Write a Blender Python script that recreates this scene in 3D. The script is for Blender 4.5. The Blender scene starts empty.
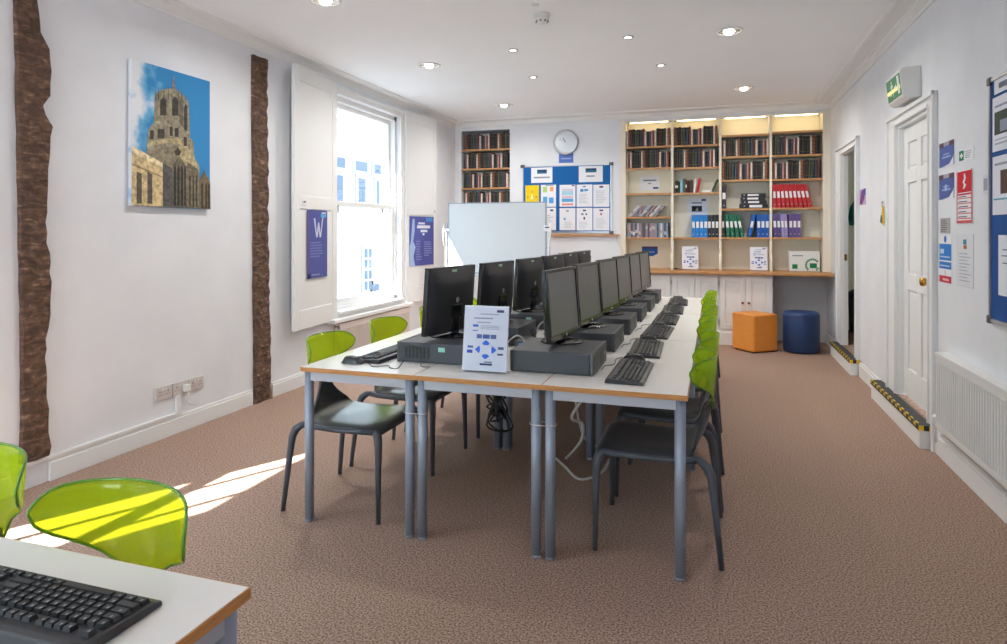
import bpy, math, random
from mathutils import Vector, Matrix
random.seed(7)
PI = math.pi
scn = bpy.context.scene
COL = scn.collection

# ------------------------------------------------------------------ materials
def s2l(v):
    v /= 255.0
    return v / 12.92 if v <= 0.04045 else ((v + 0.055) / 1.055) ** 2.4
def rgb(r, g, b): return (s2l(r), s2l(g), s2l(b), 1.0)
_mc = {}
def setin(n, k, v):
    if k in n.inputs: n.inputs[k].default_value = v
def mat(name, c, rough=0.5, metal=0.0, spec=None, trans=0.0, ior=None, coat=0.0, emis=None, es=0.0):
    if name in _mc: return _mc[name]
    m = bpy.data.materials.new(name); m.use_nodes = True
    p = m.node_tree.nodes['Principled BSDF']
    p.inputs['Base Color'].default_value = c
    p.inputs['Roughness'].default_value = rough
    p.inputs['Metallic'].default_value = metal
    if spec is not None: setin(p, 'Specular IOR Level', spec)
    if trans: setin(p, 'Transmission Weight', trans)
    if ior: setin(p, 'IOR', ior)
    if coat: setin(p, 'Coat Weight', coat)
    if emis: setin(p, 'Emission Color', emis); setin(p, 'Emission Strength', es)
    _mc[name] = m
    return m
def paper(r, g, b):
    return mat('print_%d_%d_%d' % (r, g, b), rgb(r, g, b), 0.75, spec=0.25)
def noisy(name, c1, c2, scale, rough=0.8, bump=0.0, detail=4, stretch=None, lo=0.35, hi=0.65, bscale=None, dist=0.01, spec=None):
    if name in _mc: return _mc[name]
    m = bpy.data.materials.new(name); m.use_nodes = True
    nt = m.node_tree; p = nt.nodes['Principled BSDF']; N = nt.nodes.new; L = nt.links.new
    tc = N('ShaderNodeTexCoord'); mp = N('ShaderNodeMapping'); L(tc.outputs['Object'], mp.inputs['Vector'])
    if stretch: mp.inputs['Scale'].default_value = stretch
    nz = N('ShaderNodeTexNoise'); nz.inputs['Scale'].default_value = scale; nz.inputs['Detail'].default_value = detail
    L(mp.outputs['Vector'], nz.inputs['Vector'])
    r = N('ShaderNodeValToRGB'); r.color_ramp.elements[0].position = lo; r.color_ramp.elements[1].position = hi
    r.color_ramp.elements[0].color = c1; r.color_ramp.elements[1].color = c2
    L(nz.outputs['Fac'], r.inputs['Fac']); L(r.outputs['Color'], p.inputs['Base Color'])
    p.inputs['Roughness'].default_value = rough
    if spec is not None: setin(p, 'Specular IOR Level', spec)
    if bump:
        b = N('ShaderNodeBump'); b.inputs['Strength'].default_value = bump; b.inputs['Distance'].default_value = dist
        if bscale:
            n2 = N('ShaderNodeTexNoise'); n2.inputs['Scale'].default_value = bscale; n2.inputs['Detail'].default_value = detail
            L(mp.outputs['Vector'], n2.inputs['Vector']); L(n2.outputs['Fac'], b.inputs['Height'])
        else: L(nz.outputs['Fac'], b.inputs['Height'])
        L(b.outputs['Normal'], p.inputs['Normal'])
    _mc[name] = m
    return m

M_wall = noisy('painted_plaster', rgb(229, 232, 237), rgb(234, 237, 242), 3.0, 0.85, 0.04, bscale=14, dist=0.006, spec=0.2)
M_ceil = noisy('ceiling_paint', rgb(246, 248, 251), rgb(248, 250, 253), 2.0, 0.9, spec=0.2)
M_gloss = mat('white_gloss_paint', rgb(236, 237, 237), 0.6, spec=0.2)
M_carpet = noisy('carpet', rgb(120, 96, 82), rgb(194, 166, 151), 130, 0.97, 0.16, detail=3, lo=0.36, hi=0.64, dist=0.003, spec=0.1)
M_lam = mat('white_laminate', rgb(232, 230, 226), 0.33, spec=0.4)
M_edge = noisy('beech_edge', rgb(176, 118, 62), rgb(202, 146, 86), 14, 0.45, stretch=(1, 1, 12))
M_shelfwood = noisy('oiled_pine', rgb(176, 124, 74), rgb(202, 152, 100), 9, 0.45, stretch=(1, 8, 8))
M_grey = mat('grey_powder_coat', rgb(146, 156, 172), 0.35, 0.25)
M_frame = mat('light_grey_rail', rgb(176, 182, 192), 0.4, 0.15)
M_black = mat('black_plastic', rgb(46, 47, 51), 0.38)
M_blackg = mat('black_gloss_plastic', rgb(22, 23, 26), 0.12)
M_case = mat('charcoal_case', rgb(62, 66, 73), 0.5)
M_casef = mat('charcoal_front', rgb(80, 82, 84), 0.4)
M_screen = mat('dark_screen', rgb(112, 112, 112), 0.3, spec=0.6)
M_key = mat('keycap', rgb(44, 45, 48), 0.5)
M_keyl = mat('key_legend', rgb(128, 132, 140), 0.6)
M_chair = mat('anthracite_shell', rgb(66, 69, 74), 0.34)
M_chairleg = mat('anthracite_leg', rgb(74, 79, 88), 0.4)
M_silver = mat('silver', rgb(190, 192, 196), 0.3, 0.7)
M_brass = mat('brass', rgb(196, 150, 70), 0.25, 0.95)
M_white = mat('white_plastic', rgb(228, 228, 226), 0.45)
M_wood_knob = mat('brown_knob', rgb(112, 60, 36), 0.35)
M_blackcable = mat('black_cable', rgb(26, 26, 28), 0.5)
M_whitecable = mat('pale_cable', rgb(206, 206, 202), 0.5)
M_yellow = mat('tape_yellow', rgb(232, 196, 30), 0.5)
M_tape = mat('tape_black', rgb(30, 30, 28), 0.5)
M_tread = noisy('tread_rubber', rgb(46, 48, 50), rgb(72, 76, 80), 60, 0.7)
M_alcove = mat('alcove_wall_paint', rgb(214, 214, 217), 0.85)  # white wall paint, a touch greyer than the other walls
M_cream = mat('cream_paint', rgb(236, 230, 214), 0.7)
M_timber = None

def mk_green():
    m = bpy.data.materials.new('green_acrylic'); m.use_nodes = True
    nt = m.node_tree; p = nt.nodes['Principled BSDF']; out = nt.nodes['Material Output']; N = nt.nodes.new; L = nt.links.new
    p.inputs['Base Color'].default_value = (0.50, 0.70, 0.03, 1); p.inputs['Roughness'].default_value = 0.06
    setin(p, 'Coat Weight', 0.5)
    t = N('ShaderNodeBsdfTransparent'); t.inputs['Color'].default_value = (0.82, 0.91, 0.20, 1)
    tl = N('ShaderNodeBsdfTranslucent'); tl.inputs['Color'].default_value = (0.62, 0.82, 0.04, 1)
    a = N('ShaderNodeMixShader'); a.inputs[0].default_value = 0.30; L(p.outputs[0], a.inputs[1]); L(tl.outputs[0], a.inputs[2])
    b = N('ShaderNodeMixShader'); b.inputs[0].default_value = 0.66; L(a.outputs[0], b.inputs[1]); L(t.outputs[0], b.inputs[2])
    L(b.outputs[0], out.inputs['Surface'])
    return m
M_green = mk_green()
M_greenrim = mat('green_acrylic_rim', (0.16, 0.42, 0.05, 1), 0.06, trans=.5)

def mk_timber():
    m = bpy.data.materials.new('old_oak'); m.use_nodes = True
    nt = m.node_tree; p = nt.nodes['Principled BSDF']; N = nt.nodes.new; L = nt.links.new
    tc = N('ShaderNodeTexCoord'); mp = N('ShaderNodeMapping'); mp.inputs['Scale'].default_value = (2.2, 2.2, 6.5); L(tc.outputs['Object'], mp.inputs['Vector'])
    nz = N('ShaderNodeTexNoise'); nz.inputs['Scale'].default_value = 5; nz.inputs['Detail'].default_value = 9; nz.inputs['Distortion'].default_value = 0.9; L(mp.outputs['Vector'], nz.inputs['Vector'])
    n2 = N('ShaderNodeTexNoise'); n2.inputs['Scale'].default_value = 26; n2.inputs['Detail'].default_value = 6; L(tc.outputs['Object'], n2.inputs['Vector'])
    r = N('ShaderNodeValToRGB'); e = r.color_ramp.elements
    e[0].position = 0.3; e[0].color = rgb(56, 44, 38); e[1].position = 0.70; e[1].color = rgb(176, 148, 124)
    x = e.new(0.46); x.color = rgb(88, 66, 53); x = e.new(0.58); x.color = rgb(116, 88, 70)
    mx = N('ShaderNodeMix'); mx.data_type = 'FLOAT'; mx.inputs[0].default_value = 0.35
    L(nz.outputs['Fac'], mx.inputs[2]); L(n2.outputs['Fac'], mx.inputs[3]); L(mx.outputs[0], r.inputs['Fac'])
    L(r.outputs['Color'], p.inputs['Base Color']); p.inputs['Roughness'].default_value = 0.8
    b = N('ShaderNodeBump'); b.inputs['Strength'].default_value = 0.9; b.inputs['Distance'].default_value = 0.03
    L(mx.outputs[0], b.inputs['Height']); L(b.outputs['Normal'], p.inputs['Normal'])
    return m
M_timber = mk_timber()

def mk_glass():
    m = bpy.data.materials.new('window_glass'); m.use_nodes = True
    nt = m.node_tree; out = nt.nodes['Material Output']; N = nt.nodes.new; L = nt.links.new
    g = N('ShaderNodeBsdfGlossy'); g.inputs['Roughness'].default_value = 0.02
    t = N('ShaderNodeBsdfTransparent'); t.inputs['Color'].default_value = (0.95, 0.97, 0.97, 1)
    mx = N('ShaderNodeMixShader'); mx.inputs[0].default_value = 0.06
    L(t.outputs[0], mx.inputs[1]); L(g.outputs[0], mx.inputs[2]); L(mx.outputs[0], out.inputs['Surface'])
    return m
M_glass = mk_glass()

# ------------------------------------------------------------------ mesh builder
class MB:
    def __init__(s): s.v = []; s.f = []; s.m = []; s.sm = []; s.mats = []; s.mat = 0
    def use(s, m):
        if m not in s.mats: s.mats.append(m)
        s.mat = s.mats.index(m); return s
    def add(s, vs, fs, smooth=False):
        b = len(s.v); s.v += [tuple(v) for v in vs]
        for f in fs: s.f.append(tuple(b + i for i in f)); s.m.append(s.mat); s.sm.append(smooth)
        return s
    def box(s, x0, x1, y0, y1, z0, z1, m=None, tf=None):
        if m: s.use(m)
        vs = [(x, y, z) for z in (z0, z1) for y in (y0, y1) for x in (x0, x1)]
        if tf: vs = [tf @ Vector(v) for v in vs]
        return s.add(vs, [(0, 2, 3, 1), (4, 5, 7, 6), (0, 1, 5, 4), (2, 6, 7, 3), (0, 4, 6, 2), (1, 3, 7, 5)])
    def frustum(s, cx, cy, w, d, z0, z1, inset, m=None):
        if m: s.use(m)
        a, b = w / 2, d / 2; c, e = a - inset, b - inset
        vs = [(cx - a, cy - b, z0), (cx + a, cy - b, z0), (cx + a, cy + b, z0), (cx - a, cy + b, z0), (cx - c, cy - e, z1), (cx + c, cy - e, z1), (cx + c, cy + e, z1), (cx - c, cy + e, z1)]
        return s.add(vs, [(3, 2, 1, 0), (4, 5, 6, 7), (0, 1, 5, 4), (1, 2, 6, 5), (2, 3, 7, 6), (3, 0, 4, 7)])
    def prism(s, pts, axis, a, b, m=None, smooth=False):
        """pts 2-D outline (ccw), extruded along axis from a to b"""
        if m: s.use(m)
        def P(p, t): return {'x': (t, p[0], p[1]), 'y': (p[0], t, p[1]), 'z': (p[0], p[1], t)}[axis]
        n = len(pts); vs = [P(p, a) for p in pts] + [P(p, b) for p in pts]
        fs = [tuple(range(n))[::-1], tuple(range(n, 2 * n))] + [(i, (i + 1) % n, n + (i + 1) % n, n + i) for i in range(n)]
        return s.add(vs, fs, smooth)
    def lathe(s, prof, cx=0, cy=0, seg=24, m=None, axis='z', smooth=True, cz=0):
        if m: s.use(m)
        vs = []; n = len(prof)
        for k in range(seg):
            a = 2 * PI * k / seg
            for r, h in prof:
                p = (r * math.cos(a), r * math.sin(a), h)
                if axis == 'y': p = (p[0], -h, p[1])
                if axis == 'x': p = (h, p[0], p[1])
                vs.append((p[0] + cx, p[1] + cy, p[2] + cz))
        fs = [(k * n + i, ((k + 1) % seg) * n + i, ((k + 1) % seg) * n + i + 1, k * n + i + 1) for k in range(seg) for i in range(n - 1)]
        s.add(vs, fs, smooth)
        b = len(s.v) - len(vs)
        for i in (0, n - 1):
            if prof[i][0] > 1e-6:
                s.f.append(tuple(b + k * n + i for k in range(seg))); s.m.append(s.mat); s.sm.append(False)
        return s
    def tube(s, pts, r, seg=10, m=None, closed=False):
        if m: s.use(m)
        P = [Vector(p) for p in pts]; n = len(P)
        R = r if isinstance(r, (list, tuple)) else [r] * n
        up = Vector((0.13, 0.21, 1)).normalized(); vs = []; prev = None
        for i in range(n):
            if closed: t = (P[(i + 1) % n] - P[i - 1]).normalized()
            else: t = (P[min(i + 1, n - 1)] - P[max(i - 1, 0)]).normalized()
            if prev is None:
                a = t.cross(up)
                if a.length < 1e-3: a = t.cross(Vector((1, 0, 0)))
                a.normalize()
            else:
                a = prev - t * prev.dot(t); a.normalize()
            prev = a; b = t.cross(a)
            for k in range(seg):
                q = 2 * PI * k / seg
                vs.append(P[i] + (a * math.cos(q) + b * math.sin(q)) * R[i])
        m_ = n if closed else n - 1
        fs = [(i * seg + k, ((i + 1) % n) * seg + k, ((i + 1) % n) * seg + (k + 1) % seg, i * seg + (k + 1) % seg) for i in range(m_) for k in range(seg)]
        if not closed: fs += [tuple(range(seg)), tuple(range((n - 1) * seg, n * seg))[::-1]]
        return s.add(vs, fs, True)
    def grid(s, rows, m=None, smooth=True):
        if m: s.use(m)
        h, w = len(rows), len(rows[0])
        vs = [p for r in rows for p in r]
        return s.add(vs, [(i * w + j, i * w + j + 1, (i + 1) * w + j + 1, (i + 1) * w + j) for i in range(h - 1) for j in range(w - 1)], smooth)
    def build(s, name, parent=None, loc=None, rot=None, bevel=0, solid=0, subsurf=0, fix=True):
        me = bpy.data.meshes.new(name); me.from_pydata(s.v, [], s.f); me.validate()
        for m in s.mats: me.materials.append(m)
        if len(me.polygons) == len(s.f):
            me.polygons.foreach_set('material_index', s.m); me.polygons.foreach_set('use_smooth', s.sm)
        if fix:
            import bmesh
            bm = bmesh.new(); bm.from_mesh(me); bmesh.ops.recalc_face_normals(bm, faces=bm.faces); bm.to_mesh(me); bm.free()
        o = bpy.data.objects.new(name, me); COL.objects.link(o)
        if parent: o.parent = parent
        if loc: o.location = loc
        if rot is not None: o.rotation_euler = rot if isinstance(rot, tuple) else (0, 0, rot)
        if solid:
            md = o.modifiers.new('Solid', 'SOLIDIFY'); md.thickness = solid; md.offset = 0
        if subsurf:
            md = o.modifiers.new('Sub', 'SUBSURF'); md.levels = subsurf; md.render_levels = subsurf
        if bevel:
            md = o.modifiers.new('Bev', 'BEVEL'); md.width = bevel; md.segments = 2; md.limit_method = 'ANGLE'
        return o

def tag(o, label, cat, group=None, kind=None):
    o['label'] = label; o['category'] = cat
    if group: o['group'] = group
    if kind: o['kind'] = kind
    return o
def thing(name, loc, rz, label, cat, group=None):
    o = bpy.data.objects.new(name, None); COL.objects.link(o); o.empty_display_size = 0.05
    o.location = loc; o.rotation_euler = (0, 0, rz) if not isinstance(rz, tuple) else rz
    return tag(o, label, cat, group)
def struct(mb, name, **k):
    o = mb.build(name, **k)
    if o.parent is None: o['kind'] = 'structure'
    return o
def copy_tree(o, parent=None):
    c = o.copy(); COL.objects.link(c); c.parent = parent
    for ch in list(o.children): copy_tree(ch, c)
    return c
def place(proto, used, loc, rz, label, group):
    """first call moves the prototype, later ones copy it with its parts"""
    o = proto if not used else copy_tree(proto)
    used.append(1)
    o.location = loc; o.rotation_euler = (0, 0, rz) if not isinstance(rz, tuple) else rz
    o['label'] = label
    if group: o['group'] = group
    return o
def text(s, size, parent, loc, m, name='lettering', align='CENTER', rot=(PI / 2, 0, 0), sx=1.0):
    c = bpy.data.curves.new(name, 'FONT'); c.body = s; c.size = size; c.align_x = align; c.align_y = 'CENTER'; c.extrude = 0.0002
    c.materials.append(m)
    o = bpy.data.objects.new(name, c); COL.objects.link(o); o.parent = parent; o.location = loc; o.rotation_euler = rot
    o.scale = (sx, 1, 1)
    return o
ORD = 'zeroth first second third fourth fifth sixth seventh eighth ninth tenth eleventh twelfth thirteenth fourteenth fifteenth sixteenth seventeenth eighteenth nineteenth twentieth twenty-first twenty-second twenty-third'.split()

# ------------------------------------------------------------------ room dimensions
XL, XR, YF, YB, YN, C = -3.56, 1.35, 8.75, 9.05, -3.2, 2.97
WY0, WY1, WZ0, WZ1 = 5.62, 7.0, 0.60, 2.76         # window in view
VY0, VY1 = 0.08, 1.46                             # window behind the camera, same wall

def wall_boxes(mb, fixed, a0, a1, z0, z1, holes, axis):
    """wall slab along `axis` ('y' or 'x') between fixed=(lo,hi), holes = [(a0,a1,z0,z1)]"""
    def B(p, q, r, t):
        if q - p < 1e-4 or t - r < 1e-4: return
        if axis == 'y': mb.box(fixed[0], fixed[1], p, q, r, t)
        else: mb.box(p, q, fixed[0], fixed[1], r, t)
    cur = a0
    for h in sorted(holes):
        B(cur, h[0], z0, z1); B(h[0], h[1], z0, h[2]); B(h[0], h[1], h[3], z1); cur = h[1]
    B(cur, a1, z0, z1)

def build_room():
    mb = MB().use(M_carpet); mb.box(XL - .5, XR + 1.6, YN - .3, YB + .3, -0.12, 0); struct(mb, 'floor')
    mb = MB().use(M_ceil); mb.box(XL - .5, XR + 1.6, YN - .3, YB + .3, C, C + .15); struct(mb, 'ceiling')
    mb = MB().use(M_wall); wall_boxes(mb, (-3.80, XL), YN, YB, 0, C, [(WY0, WY1, WZ0, WZ1), (VY0, VY1, WZ0, WZ1), (-1.95, -.45, WZ0, WZ1)], 'y'); struct(mb, 'wall_left')
    mb = MB().use(M_wall); wall_boxes(mb, (XR, XR + .05), YN, YB, 0, C, [(4.915, 5.72, 0.0, 2.215), (7.23, 7.98, 0.0, 2.25)], 'y'); struct(mb, 'wall_right')
    # back wall: flush front plane at YF with two recesses
    mb = MB().use(M_wall)
    mb.box(XL - .1, XR + .2, YB, YB + .15, 0, C)
    mb.box(XL, -3.464, YF, YB, 0, C)
    mb.box(-2.732, -1.19, YF, YB, 0, C)
    mb.box(-3.464, -2.732, YF, YB, 2.84, C)
    mb.box(-3.464, -2.732, YF, YB, 0, 0.75)
    mb.box(-1.19, XR, YF, YB, 2.875, C)
    struct(mb, 'wall_back')
    mb = MB().use(M_wall); wall_boxes(mb, (YN - .3, YN), XL - .1, XR + .2, 0, C, [(-3.35, -1.7, .5, 2.8)], 'x'); struct(mb, 'wall_front')
    # unseen window behind the camera, added to bring in fill daylight
    for n, (a, b) in enumerate(((-3.35, -1.7),)):
        w = MB().use(M_gloss)
        for t in (a, (a + b) / 2 - .03, b - .06): w.box(t, t + .06, YN - .16, YN - .1, .5, 2.8)
        for z in (.5, 1.62, 2.74): w.box(a, b, YN - .16, YN - .1, z, z + .06)
        f = struct(w, 'window_%d' % (n + 4)); g = MB().use(M_glass); g.box(a, b, YN - .135, YN - .13, .5, 2.8); g.build('pane', f)
    # ---- windows in the left wall; the last is unseen, added for fill light
    for n, (a, b) in enumerate(((WY0, WY1), (VY0, VY1), (-1.95, -.45))):
        fr = MB().use(M_gloss)
        x0, x1 = -3.70, -3.60
        fr.box(x0, x1, a, a + .05, WZ0, WZ1); fr.box(x0, x1, b - .05, b, WZ0, WZ1)
        fr.box(x0, x1, a, b, WZ1 - .05, WZ1); fr.box(x0 - .06, x1, a, b, WZ0, WZ0 + .045)
        root = struct(fr, 'window_%d' % (n + 1))
        for nm, lo, hi, xs in (('upper_sash', 1.66, WZ1 - .05, -3.695), ('lower_sash', WZ0 + .045, 1.71, -3.652)):
            s = MB().use(M_gloss)
            s.box(xs, xs + .04, a + .05, a + .10, lo, hi); s.box(xs, xs + .04, b - .10, b - .05, lo, hi)
            s.box(xs, xs + .04, a + .10, b - .10, hi - .045, hi); s.box(xs, xs + .04, a + .10, b - .10, lo, lo + (.075 if nm[0] == 'l' else .045))
            if n:
                for t in (1, 2): q = a + (b - a) * t / 3; s.box(xs + .005, xs + .035, q - .012, q + .012, lo, hi)
            else:
                for q in (a + .18, b - .24):
                    if nm[0] == 'u': s.box(xs + .005, xs + .035, q, q + .05, lo - .07, lo)
            so = s.build(nm, root, bevel=.004)
            g = MB().use(M_glass); g.box(xs + .018, xs + .021, a + .10, b - .10, lo + .03, hi - .04); g.build('pane', so)
        if n == 0:
            c = MB().use(M_gloss)   # casing on the room face
            c.box(XL, XL + .022, WY0 - .045, WY0, WZ0, WZ1 + .08); c.box(XL, XL + .022, WY1, WY1 + .085, WZ0, WZ1 + .08)
            c.box(XL, XL + .026, WY0, WY1, WZ1, WZ1 + .08); c.box(XL, XL + .034, WY0 - .045, WY1 + .085, WZ1 + .055, WZ1 + .08)
            c.build('window_casing', root, bevel=.004)
            c = MB().use(M_gloss); c.box(-3.60, XL + .06, WY0, WY1, WZ0 - .02, WZ0 + .012); c.box(XL, XL + .09, WY0 - .14, WY1 + .22, 0.505, 0.545); c.box(XL, XL + .03, WY0 - .08, WY1 + .1, 0.545, 0.60)
            c.build('window_sill', root, bevel=.008)
    # ---- cornice
    def cornice(name, pts, fn):
        mb = MB().use(M_gloss); n = len(pts)
        mb.add([fn(p, 0) for p in pts] + [fn(p, 1) for p in pts], [(i, i + 1, n + i + 1, n + i) for i in range(n - 1)]); return struct(mb, name)
    prof = [(0, .085), (.012, .085), (.012, .066), (.03, .052), (.035, .052), (.045, .038), (.055, .036), (.06, .026), (.15, .014), (.16, .02), (.185, .018), (.195, 0)]
    cornice('trim_1', prof, lambda p, t: (XR - p[0], YN if t == 0 else YF, C - p[1]))
    cornice('trim_2', [(p[0] * .55, p[1]) for p in prof], lambda p, t: (XL + p[0], YN if t == 0 else YF, C - p[1]))
    cornice('trim_3', [(p[0] * .9, p[1]) for p in prof], lambda p, t: (XL if t == 0 else XR, YF - p[0], C - p[1]))
    # ---- baseboards
    def skirt(name, segs, wall):
        mb = MB().use(M_gloss)
        for a, b in segs:
            if wall == 'L': mb.box(XL, XL + .018, a, b, 0, .105); mb.box(XL, XL + .011, a, b, .105, .125)
            if wall == 'R': mb.box(XR - .018, XR, a, b, 0, .115); mb.box(XR - .011, XR, a, b, .115, .14)
            if wall == 'B': mb.box(a, b, YF - .018, YF, 0, .12)
        struct(mb, name, bevel=.003)
    skirt('baseboard_left', [(YN, 2.52), (2.70, 4.39), (4.64, YF)], 'L')
    skirt('baseboard_right', [(YN, 4.80), (6.22, 7.06), (8.24, 9.05)], 'R')
    skirt('baseboard_back', [(XL + .02, -1.19)], 'B')
build_room()

# ------------------------------------------------------------------ old timber posts
def timber(name, prof, y_lab, label):
    """prof rows (z, y_near, y_far); rough-hewn post standing proud of the plaster"""
    mb = MB().use(M_timber); rows = []
    pr = []
    for i in range(len(prof) - 1):
        a, b = prof[i], prof[i + 1]; k = max(1, int(abs(a[0] - b[0]) / .05))
        for j in range(k):
            t = j / k; pr.append([a[q] + (b[q] - a[q]) * t for q in range(3)])
    pr.append(list(prof[-1]))
    for i, (z, a, b) in enumerate(pr):
        j1, j2 = [random.uniform(-q, q) for q in ((.003, .004) if i % 2 else (.001, .001))]
        a += j1; b += j2; w = b - a
        xs = [XL + .0006] + [XL + .024 + random.uniform(-.006, .010) for _ in range(5)] + [XL + .0006]
        ys = [a, a + .004, a + w * .25, a + w * .5, a + w * .75, b - .004, b]
        rows.append([(x, y, z) for x, y in zip(xs, ys)])
    mb.grid(rows, smooth=False)
    return tag(mb.build(name), label, 'timber post')
timber('timber_post', [(C - .02, 2.505, 2.62), (2.66, 2.505, 2.625), (2.50, 2.508, 2.64), (2.42, 2.51, 2.69), (2.30, 2.516, 2.705), (2.16, 2.512, 2.69), (2.10, 2.514, 2.655), (2.05, 2.518, 2.672), (1.99, 2.52, 2.707), (1.82, 2.522, 2.70), (1.68, 2.526, 2.68), (1.34, 2.53, 2.672), (1.28, 2.53, 2.69), (1.12, 2.535, 2.70), (.94, 2.538, 2.70), (.80, 2.54, 2.675), (.70, 2.54, 2.665), (.48, 2.542, 2.68), (.28, 2.54, 2.69), (.20, 2.535, 2.70), (.15, 2.53, 2.70)], 0,
       'wide rough dark timber post with wavy edge, farther from the window than the canvas picture')
timber('timber_post', [(2.83, 4.385, 4.565), (2.4, 4.385, 4.56), (2.0, 4.39, 4.575), (1.4, 4.40, 4.575), (.9, 4.40, 4.585), (.5, 4.41, 4.60), (.12, 4.41, 4.61), (0.0, 4.41, 4.61)], 0,
       'narrow straight brown timber post between the canvas picture and the window')

# ------------------------------------------------------------------ shutters
def shutter(y_h, x_o, y_o, flip, label):
    hx = XL + .03
    d = Vector((x_o - hx, y_o - y_h, 0)); w = d.length; ang = math.atan2(d.y, d.x)
    r = thing('window_shutter', (hx, y_h, 0), ang, label, 'shutter', None)
    z0, z1 = .535, 2.855; t0, t1 = ((-.04, 0) if not flip else (0, .04)); s = -1 if not flip else 1
    # room side of the leaf: local +y*s is the wall side for flip... front face faces the room
    mb = MB().use(M_gloss)
    fw = .085
    mb.box(0, fw, -.016, .016, z0, z1); mb.box(w - fw, w, -.016, .016, z0, z1)
    for a, b in ((z0, z0 + .17), (1.60, 1.72), (z1 - .13, z1)): mb.box(fw, w - fw, -.016, .016, a, b)
    mb.box(fw, w - fw, -.008, .008, z0, z1)
    mb.build('shutter_leaf', r, bevel=.004)
    fy = -.016 if flip else .016
    k = MB().use(M_white); k.lathe([(.001, .02), (.012, .018), (.014, .008), (.006, 0)], axis='y', seg=12)
    k.build('knob', r, loc=(w - .05, -.016 if not flip else -.016, 1.66), rot=(0, 0, 0 if flip is None else 0))
    return r, w
def poster_on(root_loc, rz, w, h, els, label, cat='poster', group=None, texts=(), base=(245, 246, 248), name='poster', th=.002, frame=None, tilt=0.0):
    """flat printed sheet: local x right, local z up, faces local -y; els = list of (kind, data, colour)"""
    mb = MB()
    mb.box(-w / 2, w / 2, -th, 0, -h / 2, h / 2, paper(*base))
    lay = 0
    for e in els:
        lay += 1; y = -th - .0003 * (1 + lay * .25)
        mb.use(paper(*e[-1]))
        if e[0] == 'r':
            u0, v0, u1, v1 = e[1]; P = [(u0, v0), (u1, v0), (u1, v1), (u0, v1)]
        elif e[0] == 'c':
            cu, cv, r, n = e[1]; P = [(cu + r / w * math.cos(2 * PI * i / n) * 1.0, cv + r / h * math.sin(2 * PI * i / n)) for i in range(n)]
        else: P = e[1]
        mb.add([((u - .5) * w, y, (v - .5) * h) for u, v in P], [tuple(range(len(P)))])
    o = mb.build(name, loc=root_loc, rot=(tilt, 0, rz), fix=False)
    tag(o, label, cat, group)
    for (s, size, u, v, c) in texts:
        text(s, size, o, ((u - .5) * w, -th - .004, (v - .5) * h), paper(*c))
    return o
def lines(u0, u1, v0, v1, n, c, seed=1, fill=.45):
    r = random.Random(seed); out = []
    for i in range(n):
        v = v1 - (v1 - v0) * (i + .5) / n; h = (v1 - v0) / n * fill / 2
        out.append(('r', (u0, v - h, u0 + (u1 - u0) * r.uniform(.6, 1), v + h), c))
    return out

S1, w1 = shutter(WY0 - .045, -3.46, 4.80, False, 'open white panelled shutter on the timber post side of the window')
S2, w2 = shutter(WY1 + .085, -3.465, 7.84, True, 'open white panelled shutter on the whiteboard side of the window')
BL = (84, 92, 158)
def on_shutter(S, dist, z, side, w, h, els, label, texts, base):
    a = S.rotation_euler[2]; d = Vector((math.cos(a), math.sin(a), 0)); n = Vector((d.y, -d.x, 0))
    if n.x < 0: n = -n
    p = S.location + d * dist + n * .019 + Vector((0, 0, z))
    rz = math.atan2(n.x, -n.y)
    return poster_on(p, rz, w, h, els, label, 'poster', None, texts, base)
W_els = [('p', [(.30, .88), (.38, .88), (.46, .66), (.52, .82), (.58, .82), (.64, .66), (.74, .90), (.80, .90), (.67, .60), (.60, .60), (.55, .72), (.50, .60), (.43, .60)], (200, 204, 226)),
         ('r', (.66, .90, .94, .95), (90, 176, 226)), ('r', (.70, .955, .94, .975), (210, 216, 236)), ('r', (0, .0, .06, 1), (116, 96, 150))] + lines(.12, .88, .30, .54, 6, (120, 128, 186), 3) + \
        [('r', (.0, .0, .16, .07), (44, 48, 110)), ('r', (.2, .04, .6, .06), (150, 156, 200))]
on_shutter(S1, .39, 1.285, 1, .365, .62, W_els, 'blue poster with a big pale W on the shutter beside the timber post', [], BL)
E2 = [('p', [(.0, .0), (.22, .0), (.15, .2), (.24, .38), (.14, .5), (.2, .7), (.2, .95), (.12, .95), (.08, .7), (.04, .45), (0, .4)], (160, 184, 220)),
      ('r', (.66, .90, .95, .98), (80, 150, 214)), ('r', (.34, .84, .62, .88), (216, 220, 236)), ('r', (.30, .76, .84, .82), (226, 228, 242)), ('r', (.44, .68, .72, .73), (226, 228, 242)), ('r', (.52, .62, .6, .66), (226, 228, 242))] + \
     lines(.26, .50, .10, .52, 8, (132, 130, 186), 4) + lines(.58, .92, .18, .50, 7, (140, 144, 200), 5)
on_shutter(S2, .37, 1.28, 1, .60, .61, E2, 'blue poster with white lettering on the shutter beside the whiteboard', [], (82, 88, 160))
for S, d, lab in ((S1, .62, 'small white latch label on the shutter beside the timber post'), (S2, .70, 'small white latch label on the shutter beside the whiteboard')):
    on_shutter(S, d, 1.665, 1, .07, .055, [('r', (.2, .35, .8, .6), (90, 100, 130))], lab, [], (235, 236, 240))

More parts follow.
